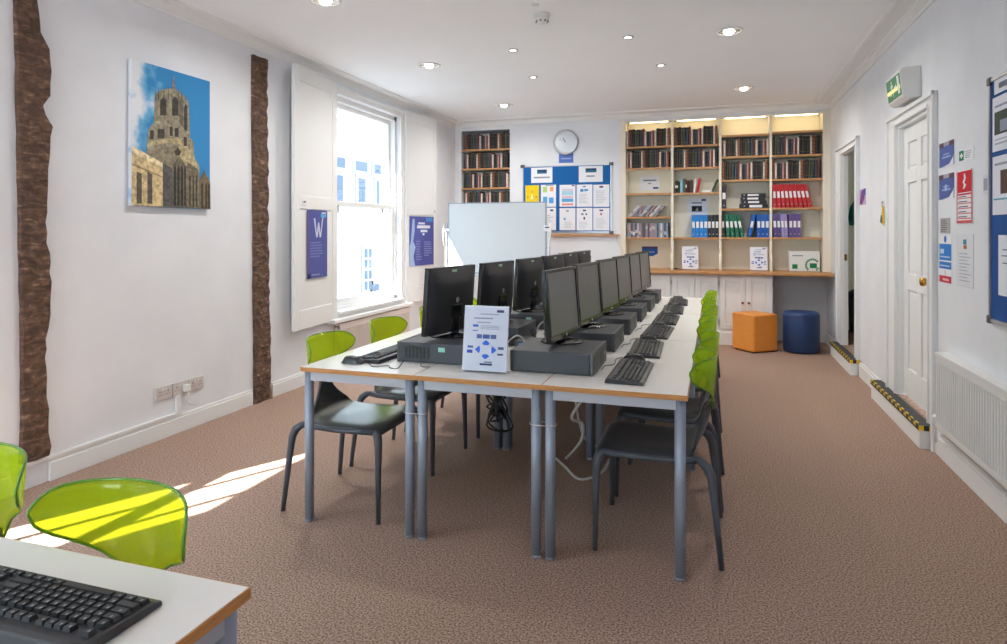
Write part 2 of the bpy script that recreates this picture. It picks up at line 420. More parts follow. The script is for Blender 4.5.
# ------------------------------------------------------------------ radiators
def radiator(name, label, x, y0, y1, z0, z1, s, m):
    r = thing(name, (x, (y0 + y1) / 2, z0), 0, label, 'radiator')
    L = y1 - y0; h = z1 - z0
    mb = MB().use(m); n = int(L / .034); rows = [[], []]
    pts = []
    for i in range(n + 1):
        y = -L / 2 + L * i / n
        if i: pts += [(0, y - .020), (.014 * s, y - .016), (.014 * s, y - .004)]
        pts.append((0, y))
    mb.grid([[(p[0], p[1], z) for p in pts] for z in (.035, h - .035)], smooth=False)
    mb.box(min(0, -.02 * s), max(0, -.02 * s), -L / 2, L / 2, 0, h)
    mb.box(min(-.02 * s, .012 * s), max(-.02 * s, .012 * s), -L / 2, L / 2, h - .04, h - .004)
    mb.box(min(-.02 * s, .012 * s), max(-.02 * s, .012 * s), -L / 2, L / 2, 0, .035)
    mb.build('convector_panel', r, bevel=.002)
    t = MB().use(m); t.box(min(-.055 * s, .016 * s), max(-.055 * s, .016 * s), -L / 2 - .01, L / 2 + .01, h - .004, h + .018); t.build('top_cover', r, bevel=.004)
    e = MB().use(m); e.box(min(-.055 * s, -.02 * s), max(-.055 * s, -.02 * s), -L / 2, L / 2, .02, h - .02); e.build('rear_panel', r)
    return r
M_radL = mat('radiator_cream', rgb(222, 210, 204), 0.45)
M_radR = mat('radiator_white', rgb(232, 233, 232), 0.4)
radiator('radiator', 'ribbed beige radiator below the window sill behind the green chairs', XL + .060, WY0 - .02, WY1 + .13, .13, .475, 1, M_radL)
r = radiator('radiator', 'long ribbed white radiator low on the wall below the blue noticeboard by the doors', XR - .058, 2.6, 4.56, .215, .655, -1, M_radR)
v = MB().use(M_white); v.tube([(0, 1.03, -.10), (0, 1.03, .02)], .009, 8); v.lathe([(.016, .0), (.02, .01), (.02, .05), (.014, .065), (.001, .068)], 0, 1.03, 14); v.tube([(0, 1.03, .01), (0, .97, .01)], .01, 8); v.build('valve', r)
mb = MB().use(M_white); mb.tube([(XR - .03, -1, .165), (XR - .03, 4.58, .165)], .011, 10)
tag(mb.build('heating_pipe'), 'white pipe running along the baseboard under the long radiator', 'pipe')

# ------------------------------------------------------------------ canvas picture
def sky_print():
    m = bpy.data.materials.new('printed_sky'); m.use_nodes = True
    nt = m.node_tree; p = nt.nodes['Principled BSDF']; N = nt.nodes.new; L = nt.links.new
    tc = N('ShaderNodeTexCoord'); sp = N('ShaderNodeSeparateXYZ'); L(tc.outputs['Object'], sp.inputs[0])
    nz = N('ShaderNodeTexNoise'); nz.inputs['Scale'].default_value = 6; nz.inputs['Detail'].default_value = 6; L(tc.outputs['Object'], nz.inputs['Vector'])
    a = N('ShaderNodeMath'); a.operation = 'MULTIPLY_ADD'; a.inputs[1].default_value = -1.5; a.inputs[2].default_value = -.27; L(sp.outputs[0], a.inputs[0])
    b = N('ShaderNodeMath'); b.operation = 'ADD'; L(a.outputs[0], b.inputs[0]); L(nz.outputs['Fac'], b.inputs[1])
    r = N('ShaderNodeValToRGB'); e = r.color_ramp.elements
    e[0].position = .44; e[0].color = rgb(46, 132, 190); e[1].position = .70; e[1].color = rgb(222, 226, 232)
    x = e.new(.56); x.color = rgb(104, 170, 212)
    L(b.outputs[0], r.inputs['Fac']); L(r.outputs['Color'], p.inputs['Base Color']); p.inputs['Roughness'].default_value = .8
    return m
def canvas():
    W, H = .68, .94
    r = thing('canvas_picture', (XL, 3.562, 2.035), PI / 2, 'unframed canvas picture of a gothic stone tower against blue sky', 'picture')
    def uv(x, y):
        u = (x - 30) / 310.; yt = 38 + 87 * u; yb = 590 + 10 * u
        return ((u - .5) * W, -.032, ((yb - y) / (yb - yt) - .5) * H)
    mb = MB(); sky = sky_print()
    mb.box(-W / 2, W / 2, -.031, -.002, -H / 2, H / 2, sky)
    mb.build('canvas_block', r, bevel=.003)
    art = MB(); lay = [0]
    def poly(pts, c):
        lay[0] += 1
        art.use(noisy('print_stone_%d_%d_%d' % c, rgb(*[v * .84 for v in c]), rgb(*[min(255, v * 1.16) for v in c]), 42, .8, detail=6)); art.add([(a, b - .0001 * lay[0], c_) for a, b, c_ in (uv(*p) for p in pts)], [tuple(range(len(pts)))])
    cl = (206, 214, 224)
    if 0: poly([(30, 38), (60, 46), (110, 62), (150, 74), (166, 86), (150, 92), (120, 82), (100, 84), (112, 104), (104, 122), (86, 112), (92, 132), (70, 150), (66, 178), (52, 190), (30, 176)], cl)
    if 0: poly([(30, 215), (60, 222), (90, 240), (106, 262), (112, 290), (92, 330), (60, 345), (30, 340)], (196, 206, 218))
    if 0: poly([(84, 120), (112, 130), (116, 170), (100, 200), (76, 185)], (222, 226, 230))
    st, sh, dk, lt = (140, 132, 112), (104, 98, 84), (64, 60, 54), (172, 158, 122)
    # tower
    poly([(112, 182), (124, 160), (140, 152), (160, 150), (184, 146), (206, 160), (228, 180), (246, 200), (252, 330), (108, 322)], st)
    for x, t in ((116, 158), (126, 150), (146, 144), (164, 140), (204, 152), (218, 160), (232, 178), (246, 196)):
        poly([(x - 4, 190), (x, t - 8), (x + 4, 190)], sh)
    poly([(176, 148), (180, 118), (184, 98), (188, 118), (194, 150)], (120, 128, 140))
    for x0, x1, t, b in ((132, 156, 180, 250), (178, 204, 178, 250), (226, 240, 206, 310)):
        poly([(x0, b), (x0, t + 12), ((x0 + x1) / 2, t), (x1, t + 12), (x1, b)], dk)
    poly([(206, 176), (224, 192), (224, 300), (206, 290)], sh)
    poly([(112, 268), (250, 312), (250, 322), (112, 278)], lt)
    poly([(88, 306), (100, 284), (164, 270), (208, 276), (248, 330), (266, 350), (270, 410), (84, 378)], st)
    poly([(84, 352), (160, 336), (208, 336), (270, 396), (270, 410), (206, 356), (160, 352), (84, 368)], lt)
    for x0, x1, t, b in ((94, 108, 306, 340), (122, 148, 300, 336), (168, 180, 292, 326), (188, 204, 296, 330), (224, 238, 330, 364)):
        poly([(x0, b), (x0, t), (x1, t), (x1, b)], dk)
    poly([(82, 378), (206, 362), (270, 408), (290, 440), (290, 596), (82, 592)], (132, 124, 104))
    poly([(206, 362), (270, 408), (290, 440), (290, 470), (206, 420)], lt)
    # porch with big arch
    poly([(178, 440), (206, 400), (234, 440), (238, 595), (178, 594)], sh)
    for x0, x1 in ((184, 194), (198, 208), (212, 222), (226, 233)):
        poly([(x0, 588), (x0, 450), ((x0 + x1) / 2, 432), (x1, 450), (x1, 588)], (52, 50, 46))
    poly([(186, 385), (200, 370), (214, 385), (206, 400), (192, 400)], dk)
    poly([(238, 420), (286, 452), (288, 596), (240, 595)], (120, 110, 90))
    for x in (250, 264, 278): poly([(x - 3, 592), (x - 3, 470), (x + 3, 476), (x + 3, 592)], dk)
    # side range on the left
    poly([(30, 366), (64, 384), (140, 432), (142, 590), (30, 588)], (196, 176, 132))
    poly([(30, 366), (140, 428), (140, 446), (30, 390)], (214, 200, 164))
    poly([(30, 430), (140, 478), (140, 484), (30, 438)], (150, 130, 96))
    for x in (46, 84): poly([(x, 580), (x, 462), (x + 18, 470), (x + 18, 582)], (92, 84, 76))
    poly([(140, 428), (176, 446), (178, 592), (142, 590)], (86, 84, 84))
    # small chapel
    poly([(290, 490), (308, 462), (312, 446), (316, 466), (338, 500), (340, 600), (290, 598)], (112, 98, 74))
    for x in (298, 316, 328): poly([(x, 596), (x, 510), (x + 4, 500), (x + 8, 510), (x + 8, 596)], (60, 54, 46))
    art.build('printed_tower', r, fix=False)
canvas()

# ------------------------------------------------------------------ wall sockets and trunking
def sockets():
    z = .345; mb_w = mat('socket_white', rgb(206, 200, 198), .4)
    for i, (yc, lab) in enumerate(((3.50, 'white double wall socket nearest the wide timber post'), (3.645, 'white wall socket with plugged charger in the middle of the socket row'), (3.79, 'white double wall socket nearest the narrow timber post'))):
        r = thing('wall_socket', (XL, yc, .307), PI / 2, lab, 'socket', None)
        m = MB().use(mb_w); m.box(-.070, .070, -.012, 0, -.045, .045); m.build('face_plate', r, bevel=.003)
        d = MB().use(M_tape)
        for sx in (-.035, .035):
            if i == 1 and sx > 0: continue
            for a, b, c, e in ((-.003, .003, .006, .016), (-.014, -.006, -.012, -.008), (.006, .014, -.012, -.008)): d.box(sx + a, sx + b, -.0127, -.012, c, e)
        d.build('socket_hole', r)
        sw = MB().use(M_white)
        for sx in (-.014, .014): sw.box(sx - .006, sx + .006, -.0155, -.012, .018, .032)
        sw.build('rocker_switch', r)
        if i == 1:
            pl = thing('plug', (XL + .0125, yc + .038, .30), PI / 2, 'white plug with thin dangling lead in the middle wall socket', 'plug')
            q = MB().use(M_white); q.box(-.022, .022, -.034, 0, -.022, .026); q.build('plug_body', pl, bevel=.006)
            q = MB().use(M_whitecable); q.tube([(0, -.03, -.02), (-.01, -.045, -.05), (-.03, -.04, -.085), (0.0, -.04, -.115), (.05, -.045, -.13), (.09, -.05, -.125)], .0025, 6); q.build('lead', pl)
    t = MB().use(M_gloss)
    t.box(XL + .001, XL + .022, 3.60, 3.64, .145, .262); t.box(XL + .001, XL + .02, YN + .01, 3.66, .127, .146)
    tag(t.build('cable_trunking', bevel=.002), 'white plastic cable trunking along the baseboard rising to the wall sockets', 'trunking')
sockets()

# ------------------------------------------------------------------ tables
TW, TL = .6, 1.33
def make_table():
    r = thing('table', (0, 0, 0), 0, '-', 'table')
    mb = MB().use(M_lam); mb.box(.003, TW - .003, .003, TL - .003, .728, .75); mb.build('tabletop', r)
    e = MB().use(M_edge)
    for a in ((0, TW, 0, .003), (0, TW, TL - .003, TL), (0, .003, .003, TL - .003), (TW - .003, TW, .003, TL - .003)): e.box(a[0], a[1], a[2], a[3], .728, .749)
    e.build('edge_banding', r)
    f = MB().use(M_frame)
    f.box(.045, TW - .045, .018, .043, .685, .727); f.box(.045, TW - .045, TL - .043, TL - .018, .685, .727)
    f.box(.018, .043, .045, TL - .045, .685, .727); f.box(TW - .043, TW - .018, .045, TL - .045, .685, .727)
    f.build('frame', r)
    for x in (.031, TW - .031):
        for y in (.033, TL - .033):
            l = MB().use(M_grey); l.lathe([(.0222, .012), (.0222, .727)], x, y, 20); lo = l.build('leg', r)
            ft = MB().use(M_grey); ft.lathe([(.021, 0), (.0222, .012)], x, y, 16); ft.build('foot', lo)
    return r
T0 = make_table(); tu = []
cn = ['window-side', 'middle', 'door-side']; rn = ['front', 'second', 'far']
for j in range(3):
    for i in range(3):
        extra = ['at the socket-wall end', 'halfway along the group', 'nearest the cupboards'][j]
        place(T0, tu, (-1.9 + .6 * i + .0005 * i, 2.69 + (TL + .001) * j, 0), 0, 'white table with beech edge, %s column, %s row of the table group' % (cn[i], rn[j]), 'grey-legged white tables')
place(T0, tu, (-.812, .40, 0), PI / 2, 'white table holding one keyboard in front of the two nearest green chairs', 'grey-legged white tables')
# the last copy is turned: its length runs along x
def tie(x, y, z, label):
    mb = MB().use(M_whitecable); P = []
    for i in range(24):
        a = 2 * PI * i / 24; P.append((x + math.copysign(.031, math.cos(a)) + .0285 * math.cos(a), y + .0285 * math.sin(a), z))
    mb.tube(P, .0022, 6, closed=True)
    tag(mb.build('cable_tie'), label, 'cable tie', 'cable ties binding table legs')
tie(-1.3, 2.723, .575, 'pale cable tie binding the two front legs nearer the window')
tie(-.70, 2.723, .575, 'pale cable tie binding the two front legs nearer the doors')

# ------------------------------------------------------------------ chairs
def make_chair():
    r = thing('chair', (0, 0, 0), 0, '-', 'chair')
    prof = [(.272, .428, .205, 0), (.262, .442, .225, .0), (.225, .452, .232, .004), (.12, .448, .232, .010), (0, .445, .228, .012), (-.10, .447, .220, .010), (-.150, .458, .205, .004),
            (-.180, .485, .165, -.004), (-.198, .525, .105, -.008), (-.208, .57, .062, -.006), (-.214, .61, .042, -.002), (-.217, .628, .034, 0), (-.219, .640, .030, 0)]
    rows = []
    for x, z, w, dish in prof:
        row = []
        for k in range(13):
            t = -1 + 2 * k / 12
            droop = -.018 * max(0, abs(t) - .78) / .22 if x > -.17 else 0
            row.append((x + (.03 * t * t if x < -.17 and z < .62 else 0), w * t, z - dish * (1 - t * t) + droop))
        rows.append(row)
    mb = MB().use(M_chair); mb.grid(rows); mb.build('seat', r, solid=.016, subsurf=1)
    # curved rail that frames the seat and carries the legs
    f = MB().use(M_chairleg)
    for s in (-1, 1):
        f.tube([(.235, s * .222, .428), (.1, s * .230, .424), (0, s * .228, .421), (-.11, s * .221, .423), (-.17, s * .215, .43)], [.016, .014, .013, .014, .016], 8)
    f.tube([(.250, -.20, .420), (.258, -.1, .424), (.260, 0, .425), (.258, .1, .424), (.250, .20, .420)], .013, 8)
    f.build('seat_frame', r)
    for s in (-1, 1):
        L = MB().use(M_chairleg); L.tube([(.205, s * .205, .428), (.238, s * .222, .425), (.256, s * .232, .405), (.262, s * .238, .37), (.264, s * .243, .25), (.268, s * .250, 0)], [.013, .018, .021, .019, .0155, .0115], 10); L.build('leg', r)
        L = MB().use(M_chairleg); L.tube([(-.14, s * .205, .43), (-.175, s * .222, .43), (-.205, s * .234, .408), (-.222, s * .240, .37), (-.236, s * .248, .25), (-.262, s * .262, 0)], [.013, .018, .021, .019, .0155, .0115], 10); L.build('leg', r)
    # translucent back
    def ztop(t): return .848 - .008 * t * t - .042 * abs(t) ** 9
    def zbot(t):
        a = abs(t)
        k = [(0, .605), (.10, .605), (.16, .63), (.24, .668), (.40, .692), (.60, .714), (.80, .736), (.93, .756), (.98, .772), (1.0, .788)]
        for (a0, z0), (a1, z1) in zip(k, k[1:]):
            if a <= a1 + 1e-9:
                u = (a - a0) / (a1 - a0); return z0 + (z1 - z0) * u
        return .788
    W = .242; R = .25
    def P(t, z):
        s = t * W
        return (-.228 - .08 * (z - .62) + R * (1 - math.cos(s / R)), R * math.sin(s / R) * 1.04, z)
    ts = [-1 + 2 * i / 40 for i in range(41)]
    rows = [[P(t, zbot(t) + (ztop(t) - zbot(t)) * j / 8) for t in ts] for j in range(9)]
    g = MB().use(M_green); g.grid(rows); b = g.build('backrest', r, solid=.006)
    rim = [P(t, ztop(t)) for t in ts] + [P(t, zbot(t)) for t in reversed(ts)]
    q = MB().use(M_greenrim); q.tube(rim, .0036, 6, closed=True); q.build('rim', b)
    c = MB().use(M_chair); c.box(-.236, -.212, -.020, .020, .600, .640); c.build('back_clamp', r, bevel=.006)
    return r
CH = make_chair(); cu = []
for i, y in enumerate((3.04, 3.69, 4.40, 5.05, 5.70)):
    place(CH, cu, (-1.80, y, 0), random.uniform(-.04, .04) if i else 0, 'dark chair with lime translucent back on the window side, %s from the near end' % ORD[i + 1], 'chairs along the window side of the tables')
for i, y in enumerate((3.11, 3.715, 4.42, 5.05, 5.70, 6.33)):
    place(CH, cu, (-.232 + .012 * (i % 2), y, 0), PI + (random.uniform(-.04, .04) if i else 0), 'dark chair with lime translucent back on the aisle side, %s from the near end' % ORD[i + 1], 'chairs along the aisle side of the tables')
place(CH, cu, (-1.205, .892, 0), -PI / 2 - .02, 'lime-backed chair with sunlight stripes behind the corner table keyboard', 'chairs at the nearest table')
place(CH, cu, (-1.775, .975, 0), -PI / 2 - .02, 'lime-backed chair closest to the wide timber post at the nearest table', 'chairs at the nearest table')

# ------------------------------------------------------------------ computers
def make_pc():
    r = thing('desktop_computer', (0, 0, 0), 0, '-', 'computer')
    mb = MB().use(M_case); mb.box(-.193, .193, -.18, .195, .004, .1); mb.build('case', r, bevel=.004)
    f = MB().use(M_casef); f.box(-.193, .193, -.195, -.181, .002, .101)
    f.use(M_black); f.box(-.17, -.02, -.1965, -.195, .062, .088); f.box(.02, .17, -.1965, -.195, .02, .085); f.box(-.17, -.10, -.1965, -.195, .02, .045)
    fo = f.build('front_panel', r, bevel=.002)
    b = MB().use(M_silver); b.lathe([(.012, 0), (.012, .003)], axis='y', seg=16); b.build('power_button', fo, loc=(.125, -.1965, .055))
    g = MB().use(M_tape)
    for i in range(7): g.box(.193, .1945, -.15 + i * .02, -.138 + i * .02, .022, .08)
    g.build('side_vent', r)
    g = MB().use(M_tape); g.use(paper(150, 206, 186)); g.box(.193, .1942, .03, .065, .060, .082); g.build('asset_label', r)
    g = MB().use(M_black)
    for x in (-.16, .16):
        for y in (-.15, .16): g.box(x - .012, x + .012, y - .012, y + .012, 0, .004)
    g.build('foot', r)
    return r
def make_monitor():
    r = thing('monitor', (0, 0, 0), 0, '-', 'monitor')
    tf = Matrix.Translation((0, 0, .195)) @ Matrix.Rotation(math.radians(-4), 4, 'X')
    w, h = .228, .172
    mb = MB().use(M_blackg)
    mb.box(-w, w, -.006, .012, -h, h, tf=tf)
    for a in ((-w, w, h - .016, h), (-w, w, -h, -h + .03), (-w, -w + .014, -h + .03, h - .016), (w - .014, w, -h + .03, h - .016)): mb.box(a[0], a[1], -.014, -.006, a[2], a[3], tf=tf)
    bz = mb.build('bezel', r, bevel=.002)
    s = MB().use(M_screen); s.box(-w + .014, w - .014, -.0085, -.0062, -h + .03, h - .016, tf=tf); s.build('screen', r)
    l = MB().use(M_silver); l.box(-.012, .012, -.0147, -.014, -h + .008, -h + .020, tf=tf); l.build('front_badge', bz)
    k = MB().use(M_black)
    N = 12; rows = []
    for j in range(N + 1):
        v = -1 + 2 * j / N; row = []
        for i in range(N + 1):
            u = -1 + 2 * i / N
            d = .034 * max(0, 1 - (u * u) ** 2 * 1.0) ** .6 * max(0, 1 - ((v + .12) / 1.12) ** 4) ** .6
            if v > .62: d *= max(.12, 1 - (v - .62) * 2.4 * (1 - .4 * u * u))
            row.append(tf @ Vector((u * (w - .004), .012 + d, v * (h - .004))))
        rows.append(row)
    k.grid(rows); kk = k.build('back_shell', r)
    c = MB().use(M_silver); c.lathe([(.015, 0), (.014, .002)], axis='y', seg=18); c.build('round_badge', kk, loc=tf @ Vector((0, .049, .0)), rot=(PI - .07, 0, 0))
    c = MB().use(paper(176, 210, 180)); c.box(-.022, .022, .016, .021, h - .050, h - .014, tf=tf); c.build('asset_sticker', kk)
    v = MB().use(M_tape)
    for i in range(9):
        v.box(-.07 + i * .016, -.062 + i * .016, .038, .047, -.10, -.06, tf=tf)
    v.build('vent', kk)
    for dz in (0, .012):
        v = MB().use(M_casef); v.tube([tf @ Vector((x * .19, .030 + .012 * (1 - x * x), .118 - dz - .055 * (1 - x * x))) for x in [-1 + i / 8 for i in range(17)]], .0022, 6); v.build('vent_ridge', kk)
    n = MB().use(M_blackg); n.box(-.028, .028, .018, .042, .012, .12); n.box(-.05, .05, .02, .05, .10, .17); n.build('neck', r, bevel=.005)
    b = MB().use(M_blackg); pr = [(.001, .014), (.05, .013), (.088, .010), (.105, .005), (.108, 0)]
    b.lathe(pr, 0, .0, 32); ob = b.build('base', r)
    return r
def make_keyboard():
    r = thing('keyboard', (0, 0, 0), 0, '-', 'keyboard')
    mb = MB().use(M_black)
    mb.prism([(-.084, 0), (-.084, .009), (-.070, .013), (.066, .022), (.078, .020), (.082, .004), (.082, 0)], 'x', -.226, .226)
    mb.build('tray', r, bevel=.003)
    k = MB().use(M_key)
    legends = []
    rows = [(-.058, [1.25, 1.25, 1.25, 6.0, 1.25, 1.25, 1.25, 1.25]), (-.039, [2.25] + [1] * 10 + [2.75]), (-.020, [1.75] + [1] * 11 + [2.25]), (-.001, [1.5] + [1] * 12 + [1.5]), (.018, [1] * 13 + [2.0])]
    U = .0188
    def key(x, y, wd):
        z = .013 + (y + .07) / .136 * .009
        k.use(M_key); k.frustum(x, y, wd - .002, .0165, z - .001, z + .0075, .002)
        if wd < .04: legends.append((x - .003, y + .002, z + .0078))
    for y, ws in rows:
        x = -.218
        for w in ws: key(x + w * U / 2, y, w * U); x += w * U
        x0 = .0725
        if y in (.018, -.001):
            for i in range(3): key(x0 + i * U, y, U)
        if y == -.058:
            for i in range(3): key(x0 + i * U, y, U)
        if y == -.039: key(x0 + U, y, U)
        for i in range(4): key(.1405 + i * U + 0, y, U)
    x = -.218
    for g in (1, 0, 4, 4, 4):
        if g == 0: x += U; continue
        for i in range(g): key(x + U / 2, .043, U); x += U
        x += U * (.5 if g == 4 else 0)
    for i in range(3): key(.0725 + i * U, .043, U)
    for i in range(4): key(.1405 + i * U, .043, U)
    k.use(M_keyl)
    for x, y, z in legends: k.add([(x - .002, y - .0025, z), (x + .002, y - .0025, z), (x + .002, y + .0025, z), (x - .002, y + .0025, z)], [(0, 1, 2, 3)])
    k.build('keys', r)
    return r
def make_mouse():
    r = thing('mouse', (0, 0, 0), 0, '-', 'mouse')
    rows = []
    for i in range(9):
        t = -1 + 2 * i / 8; row = []
        hw = .031 * (1 - abs(t) ** 3 * .35); hh = .036 * (1 - ((t + .15) / 1.15) ** 2 * .75) ** .7 if t > -1 else .012
        for j in range(9):
            a = PI * j / 8; row.append((-hw * math.cos(a), t * .056, .002 + hh * math.sin(a) ** .8 * (1 if 0 < i < 8 else .55)))
        rows.append(row)
    mb = MB().use(M_black); mb.grid(rows)
    mb.add(rows[0], [tuple(range(9))]); mb.add(rows[-1], [tuple(range(9))]); mb.add([rows[i][0] for i in range(9)] + [rows[i][8] for i in range(8, -1, -1)], [tuple(range(18))])
    mb.build('mouse_body', r)
    w = MB().use(M_casef); w.lathe([(.007, -.003), (.008, 0), (.007, .003)], axis='x', seg=12); w.build('scroll_wheel', r, loc=(0, .03, .030))
    return r
PC, MO, KB, MS = make_pc(), make_monitor(), make_keyboard(), make_mouse()
pu, mu, ku, su = [], [], [], []
MY = [3.20, 3.78, 4.38, 4.96, 5.55, 6.10]
RX = [-.725, -.700, -.675, -.655, -.642, -.615]; LX = [-1.332, -1.268, -1.23, -1.206, -1.211, -1.195]
def cable(name, pts, r, m, label, parent=None, grp=None):
    mb = MB(); 
    P = [Vector(p) for p in pts]; out = []
    for i in range(len(P) - 1):
        p0, p1, p2, p3 = P[max(i - 1, 0)], P[i], P[i + 1], P[min(i + 2, len(P) - 1)]
        for j in range(6):
            t = j / 6; out.append(.5 * ((2 * p1) + (-p0 + p2) * t + (2 * p0 - 5 * p1 + 4 * p2 - p3) * t * t + (-p0 + 3 * p1 - 3 * p2 + p3) * t ** 3))
    out.append(P[-1]); mb.tube(out, r, 6, m)
    return tag(mb.build(name), label, 'cable', grp)
for i in range(6):
    o = ORD[i + 1]
    yp = 3.10 + .615 * i
    place(PC, pu, (-.712 + .008 * i, yp, .75), PI / 2, 'black flat desktop computer on the aisle side, %s from the near end' % o, 'desktop computers on the aisle side')
    place(MO, mu, (RX[i], MY[i] + (.0 if i else 0), .8515), math.radians(84.0), 'black monitor with its screen to the aisle, %s from the near end' % o, 'monitors facing the aisle')
    yk = 3.035 + .62 * i
    k = place(KB, ku, (-.365 + .011 * i, yk, .7503), PI / 2 + random.uniform(-.03, .03), 'black keyboard on the aisle side of the tables, %s from the near end' % o, 'keyboards on the aisle side')
    k.scale = (1.04, 1, 1)
    place(MS, su, (-.385 + .011 * i, yk + .30, .7503), PI / 2 + random.uniform(-.3, .3), 'small black mouse beyond the aisle-side keyboard, %s from the near end' % o, 'mice on the aisle side')
    cable('mouse_cable', [(-.441 + .011 * i, yk + .30, .765), (-.47, yk + .27, .758), (-.465, yk + .16, .7535), (-.50 + .008 * i, yk + .12, .7535), (-.503 + .008 * i, yk + .02, .7535)], .002, M_blackcable if i < 3 else M_whitecable, 'thin mouse cable curling beside the computer case, %s from the near end' % o, grp='mouse cables')
for i in range(6):
    o = ORD[i + 1]; yp = 3.145 + .61 * i
    place(PC, pu, (LX[i] + .012, yp, .75), -PI / 2, 'black flat desktop computer on the window side, %s from the near end' % o, 'desktop computers on the window side')
    place(MO, mu, (LX[i], MY[i], .8515), math.radians(-90 - (10 if i == 0 else 6.5)), 'black monitor seen from behind facing the window, %s from the near end' % o, 'monitors facing the window')
for i in range(3):
    place(KB, ku, (-1.635, 3.10 + .64 * i, .7503), -PI / 2 - .04, 'black keyboard on the window side of the tables, %s from the near end' % ORD[i + 1], 'keyboards on the window side')
place(MS, su, (-1.70, 2.845, .7503), -PI / 2, 'black mouse on the near window-side corner of the table group', None)
cable('mouse_cable', [(-1.642, 2.845, .765), (-1.60, 2.83, .755), (-1.56, 2.79, .7535), (-1.50, 2.83, .7535), (-1.47, 2.79, .7535), (-1.43, 2.80, .7535), (-1.42, 2.86, .80), (-1.43, 2.89, .835), (-1.39, 2.88, .845), (-1.35, 2.90, .81), (-1.34, 2.86, .758), (-1.30, 2.87, .7535)], .0022, M_blackcable, 'thin black cable looping from the window-side mouse over the computer')
place(KB, ku, (-1.152, .818, .7503), PI + .0, 'large black keyboard on the nearest table', None)

# leaning instruction sheet on the front table
def info_els():
    e = [('r', (.74, .91, .90, .95), (60, 70, 110))] + lines(.36, .80, .86, .90, 1, (150, 160, 190), 2) + lines(.22, .85, .79, .84, 1, (140, 150, 180), 3) + lines(.3, .75, .73, .77, 1, (150, 160, 190), 4)
    e += [('r', (.20, .68, .33, .715), (60, 110, 200))] + lines(.38, .86, .64, .71, 3, (160, 170, 195), 5) + [('r', (.20, .61, .32, .63), (120, 140, 190))]
    e += [('r', (.30, .50, .42, .565), (90, 110, 160)), ('r', (.44, .50, .60, .565), (80, 100, 160)), ('r', (.62, .50, .75, .565), (90, 104, 150))]
    b = (66, 112, 214)
    e += [('p', [(.43, .43), (.52, .48), (.61, .43), (.57, .40), (.47, .40)], b), ('p', [(.43, .23), (.47, .26), (.57, .26), (.61, .23), (.52, .18)], b),
          ('p', [(.27, .33), (.37, .39), (.39, .36), (.39, .30), (.37, .27)], b), ('p', [(.77, .33), (.67, .39), (.65, .36), (.65, .30), (.67, .27)], b)]
    e += [('r', (.10, .35, .23, .385), (80, 110, 180)), ('r', (.09, .27, .22, .32), (60, 90, 180)), ('r', (.80, .34, .93, .38), (80, 92, 130)), ('r', (.79, .25, .92, .28), (80, 92, 130)), ('r', (.40, .09, .68, .12), (60, 74, 120)), ('r', (.5, .13, .68, .15), (110, 122, 160))]
    return e
p = poster_on((-1.012, 2.862, .7555 + .1485), math.radians(2), .212, .297, info_els(), 'white instruction sheet with blue arrows leaning on the front table', 'sign', None, base=(206, 212, 226), name='instruction_sheet', tilt=math.radians(-9), th=.003)
mb = MB().use(mat('clear_acrylic', (.9, .92, .95, 1), .1, trans=.6)); mb.box(-.109, .109, .001, .004, -.1485, .152); mb.box(-.109, .109, .004, .06, -.1485, -.146); mb.build('acrylic_stand', p, rot=(0, 0, 0))

# cables under and between the tables
random.seed(11)
pts = []
for i in range(34):
    a = i * 1.9; pts.append((-1.03 + .05 * math.sin(a * 1.7) + random.uniform(-.02, .02), 3.08 + .05 * math.cos(a * 1.3), .68 - .27 * abs(math.sin(i * .93)) * random.uniform(.5, 1.1)))
cable('cable_bundle', pts, .005, M_blackcable, 'tangled bundle of black cables hanging below the front middle table')
cable('power_cable', [(-.98, 3.95, .03), (-.85, 3.80, .012), (-.72, 3.62, .010), (-.62, 3.75, .012), (-.60, 3.93, .03)], .008, M_whitecable, 'pale cable lying in a loop on the carpet between table legs')
cable('power_cable', [(-.62, 3.45, .68), (-.68, 3.55, .50), (-.76, 3.6, .36), (-.72, 3.7, .30), (-.70, 3.6, .25), (-.76, 3.7, .15), (-.86, 3.9, .02)], .009, M_whitecable, 'pale cable hanging down below the aisle-side front table')
cable('power_cable', [(-.98, 4.5, .70), (-.93, 4.45, .35), (-.86, 4.4, .04), (-.72, 4.2, .012), (-.60, 4.4, .012), (-.60, 4.8, .012)], .009, M_whitecable, 'pale cable trailing on the carpet below the second row of tables')
for i, (x, y) in enumerate(((-1.0, 3.70), (-.965, 4.22))):
    cable('video_cable', [(x - .03, y + .12, .757), (x - .04, y + .05, .80), (x, y, .83), (x + .02, y - .06, .775), (x + .03, y + .04, .757), (x + .03, y + .16, .757)], .004, M_blackcable, 'black cable slumped between the back-to-back monitors, %s gap' % ['nearer', 'farther'][i])
def hub(x, y, lab):
    r = thing('network_switch', (x, y, .751), 0, lab, 'network switch')
    mb = MB().use(M_casef); mb.box(-.035, .035, -.08, .08, 0, .045); mb.build('housing', r, bevel=.004)
    mb = MB().use(paper(90, 150, 210)); mb.box(-.012, .012, -.0812, -.08, .012, .036); mb.build('status_panel', r)
for i, y in enumerate((3.32, 3.95, 4.6)):
    cable('network_cable', [(-1.06, y, .757), (-1.03, y - .05, .82), (-.99, y, .85), (-.965, y + .06, .80), (-1.0, y + .12, .757), (-1.03, y + .06, .757), (-.98, y + .02, .757)], .0045, M_whitecable, 'pale cable coiled between the two rows of monitors, %s from the near end' % ORD[i + 1], grp='cables between the monitors')
hub(-1.02, 3.545, 'small grey network switch between the rows of computers')

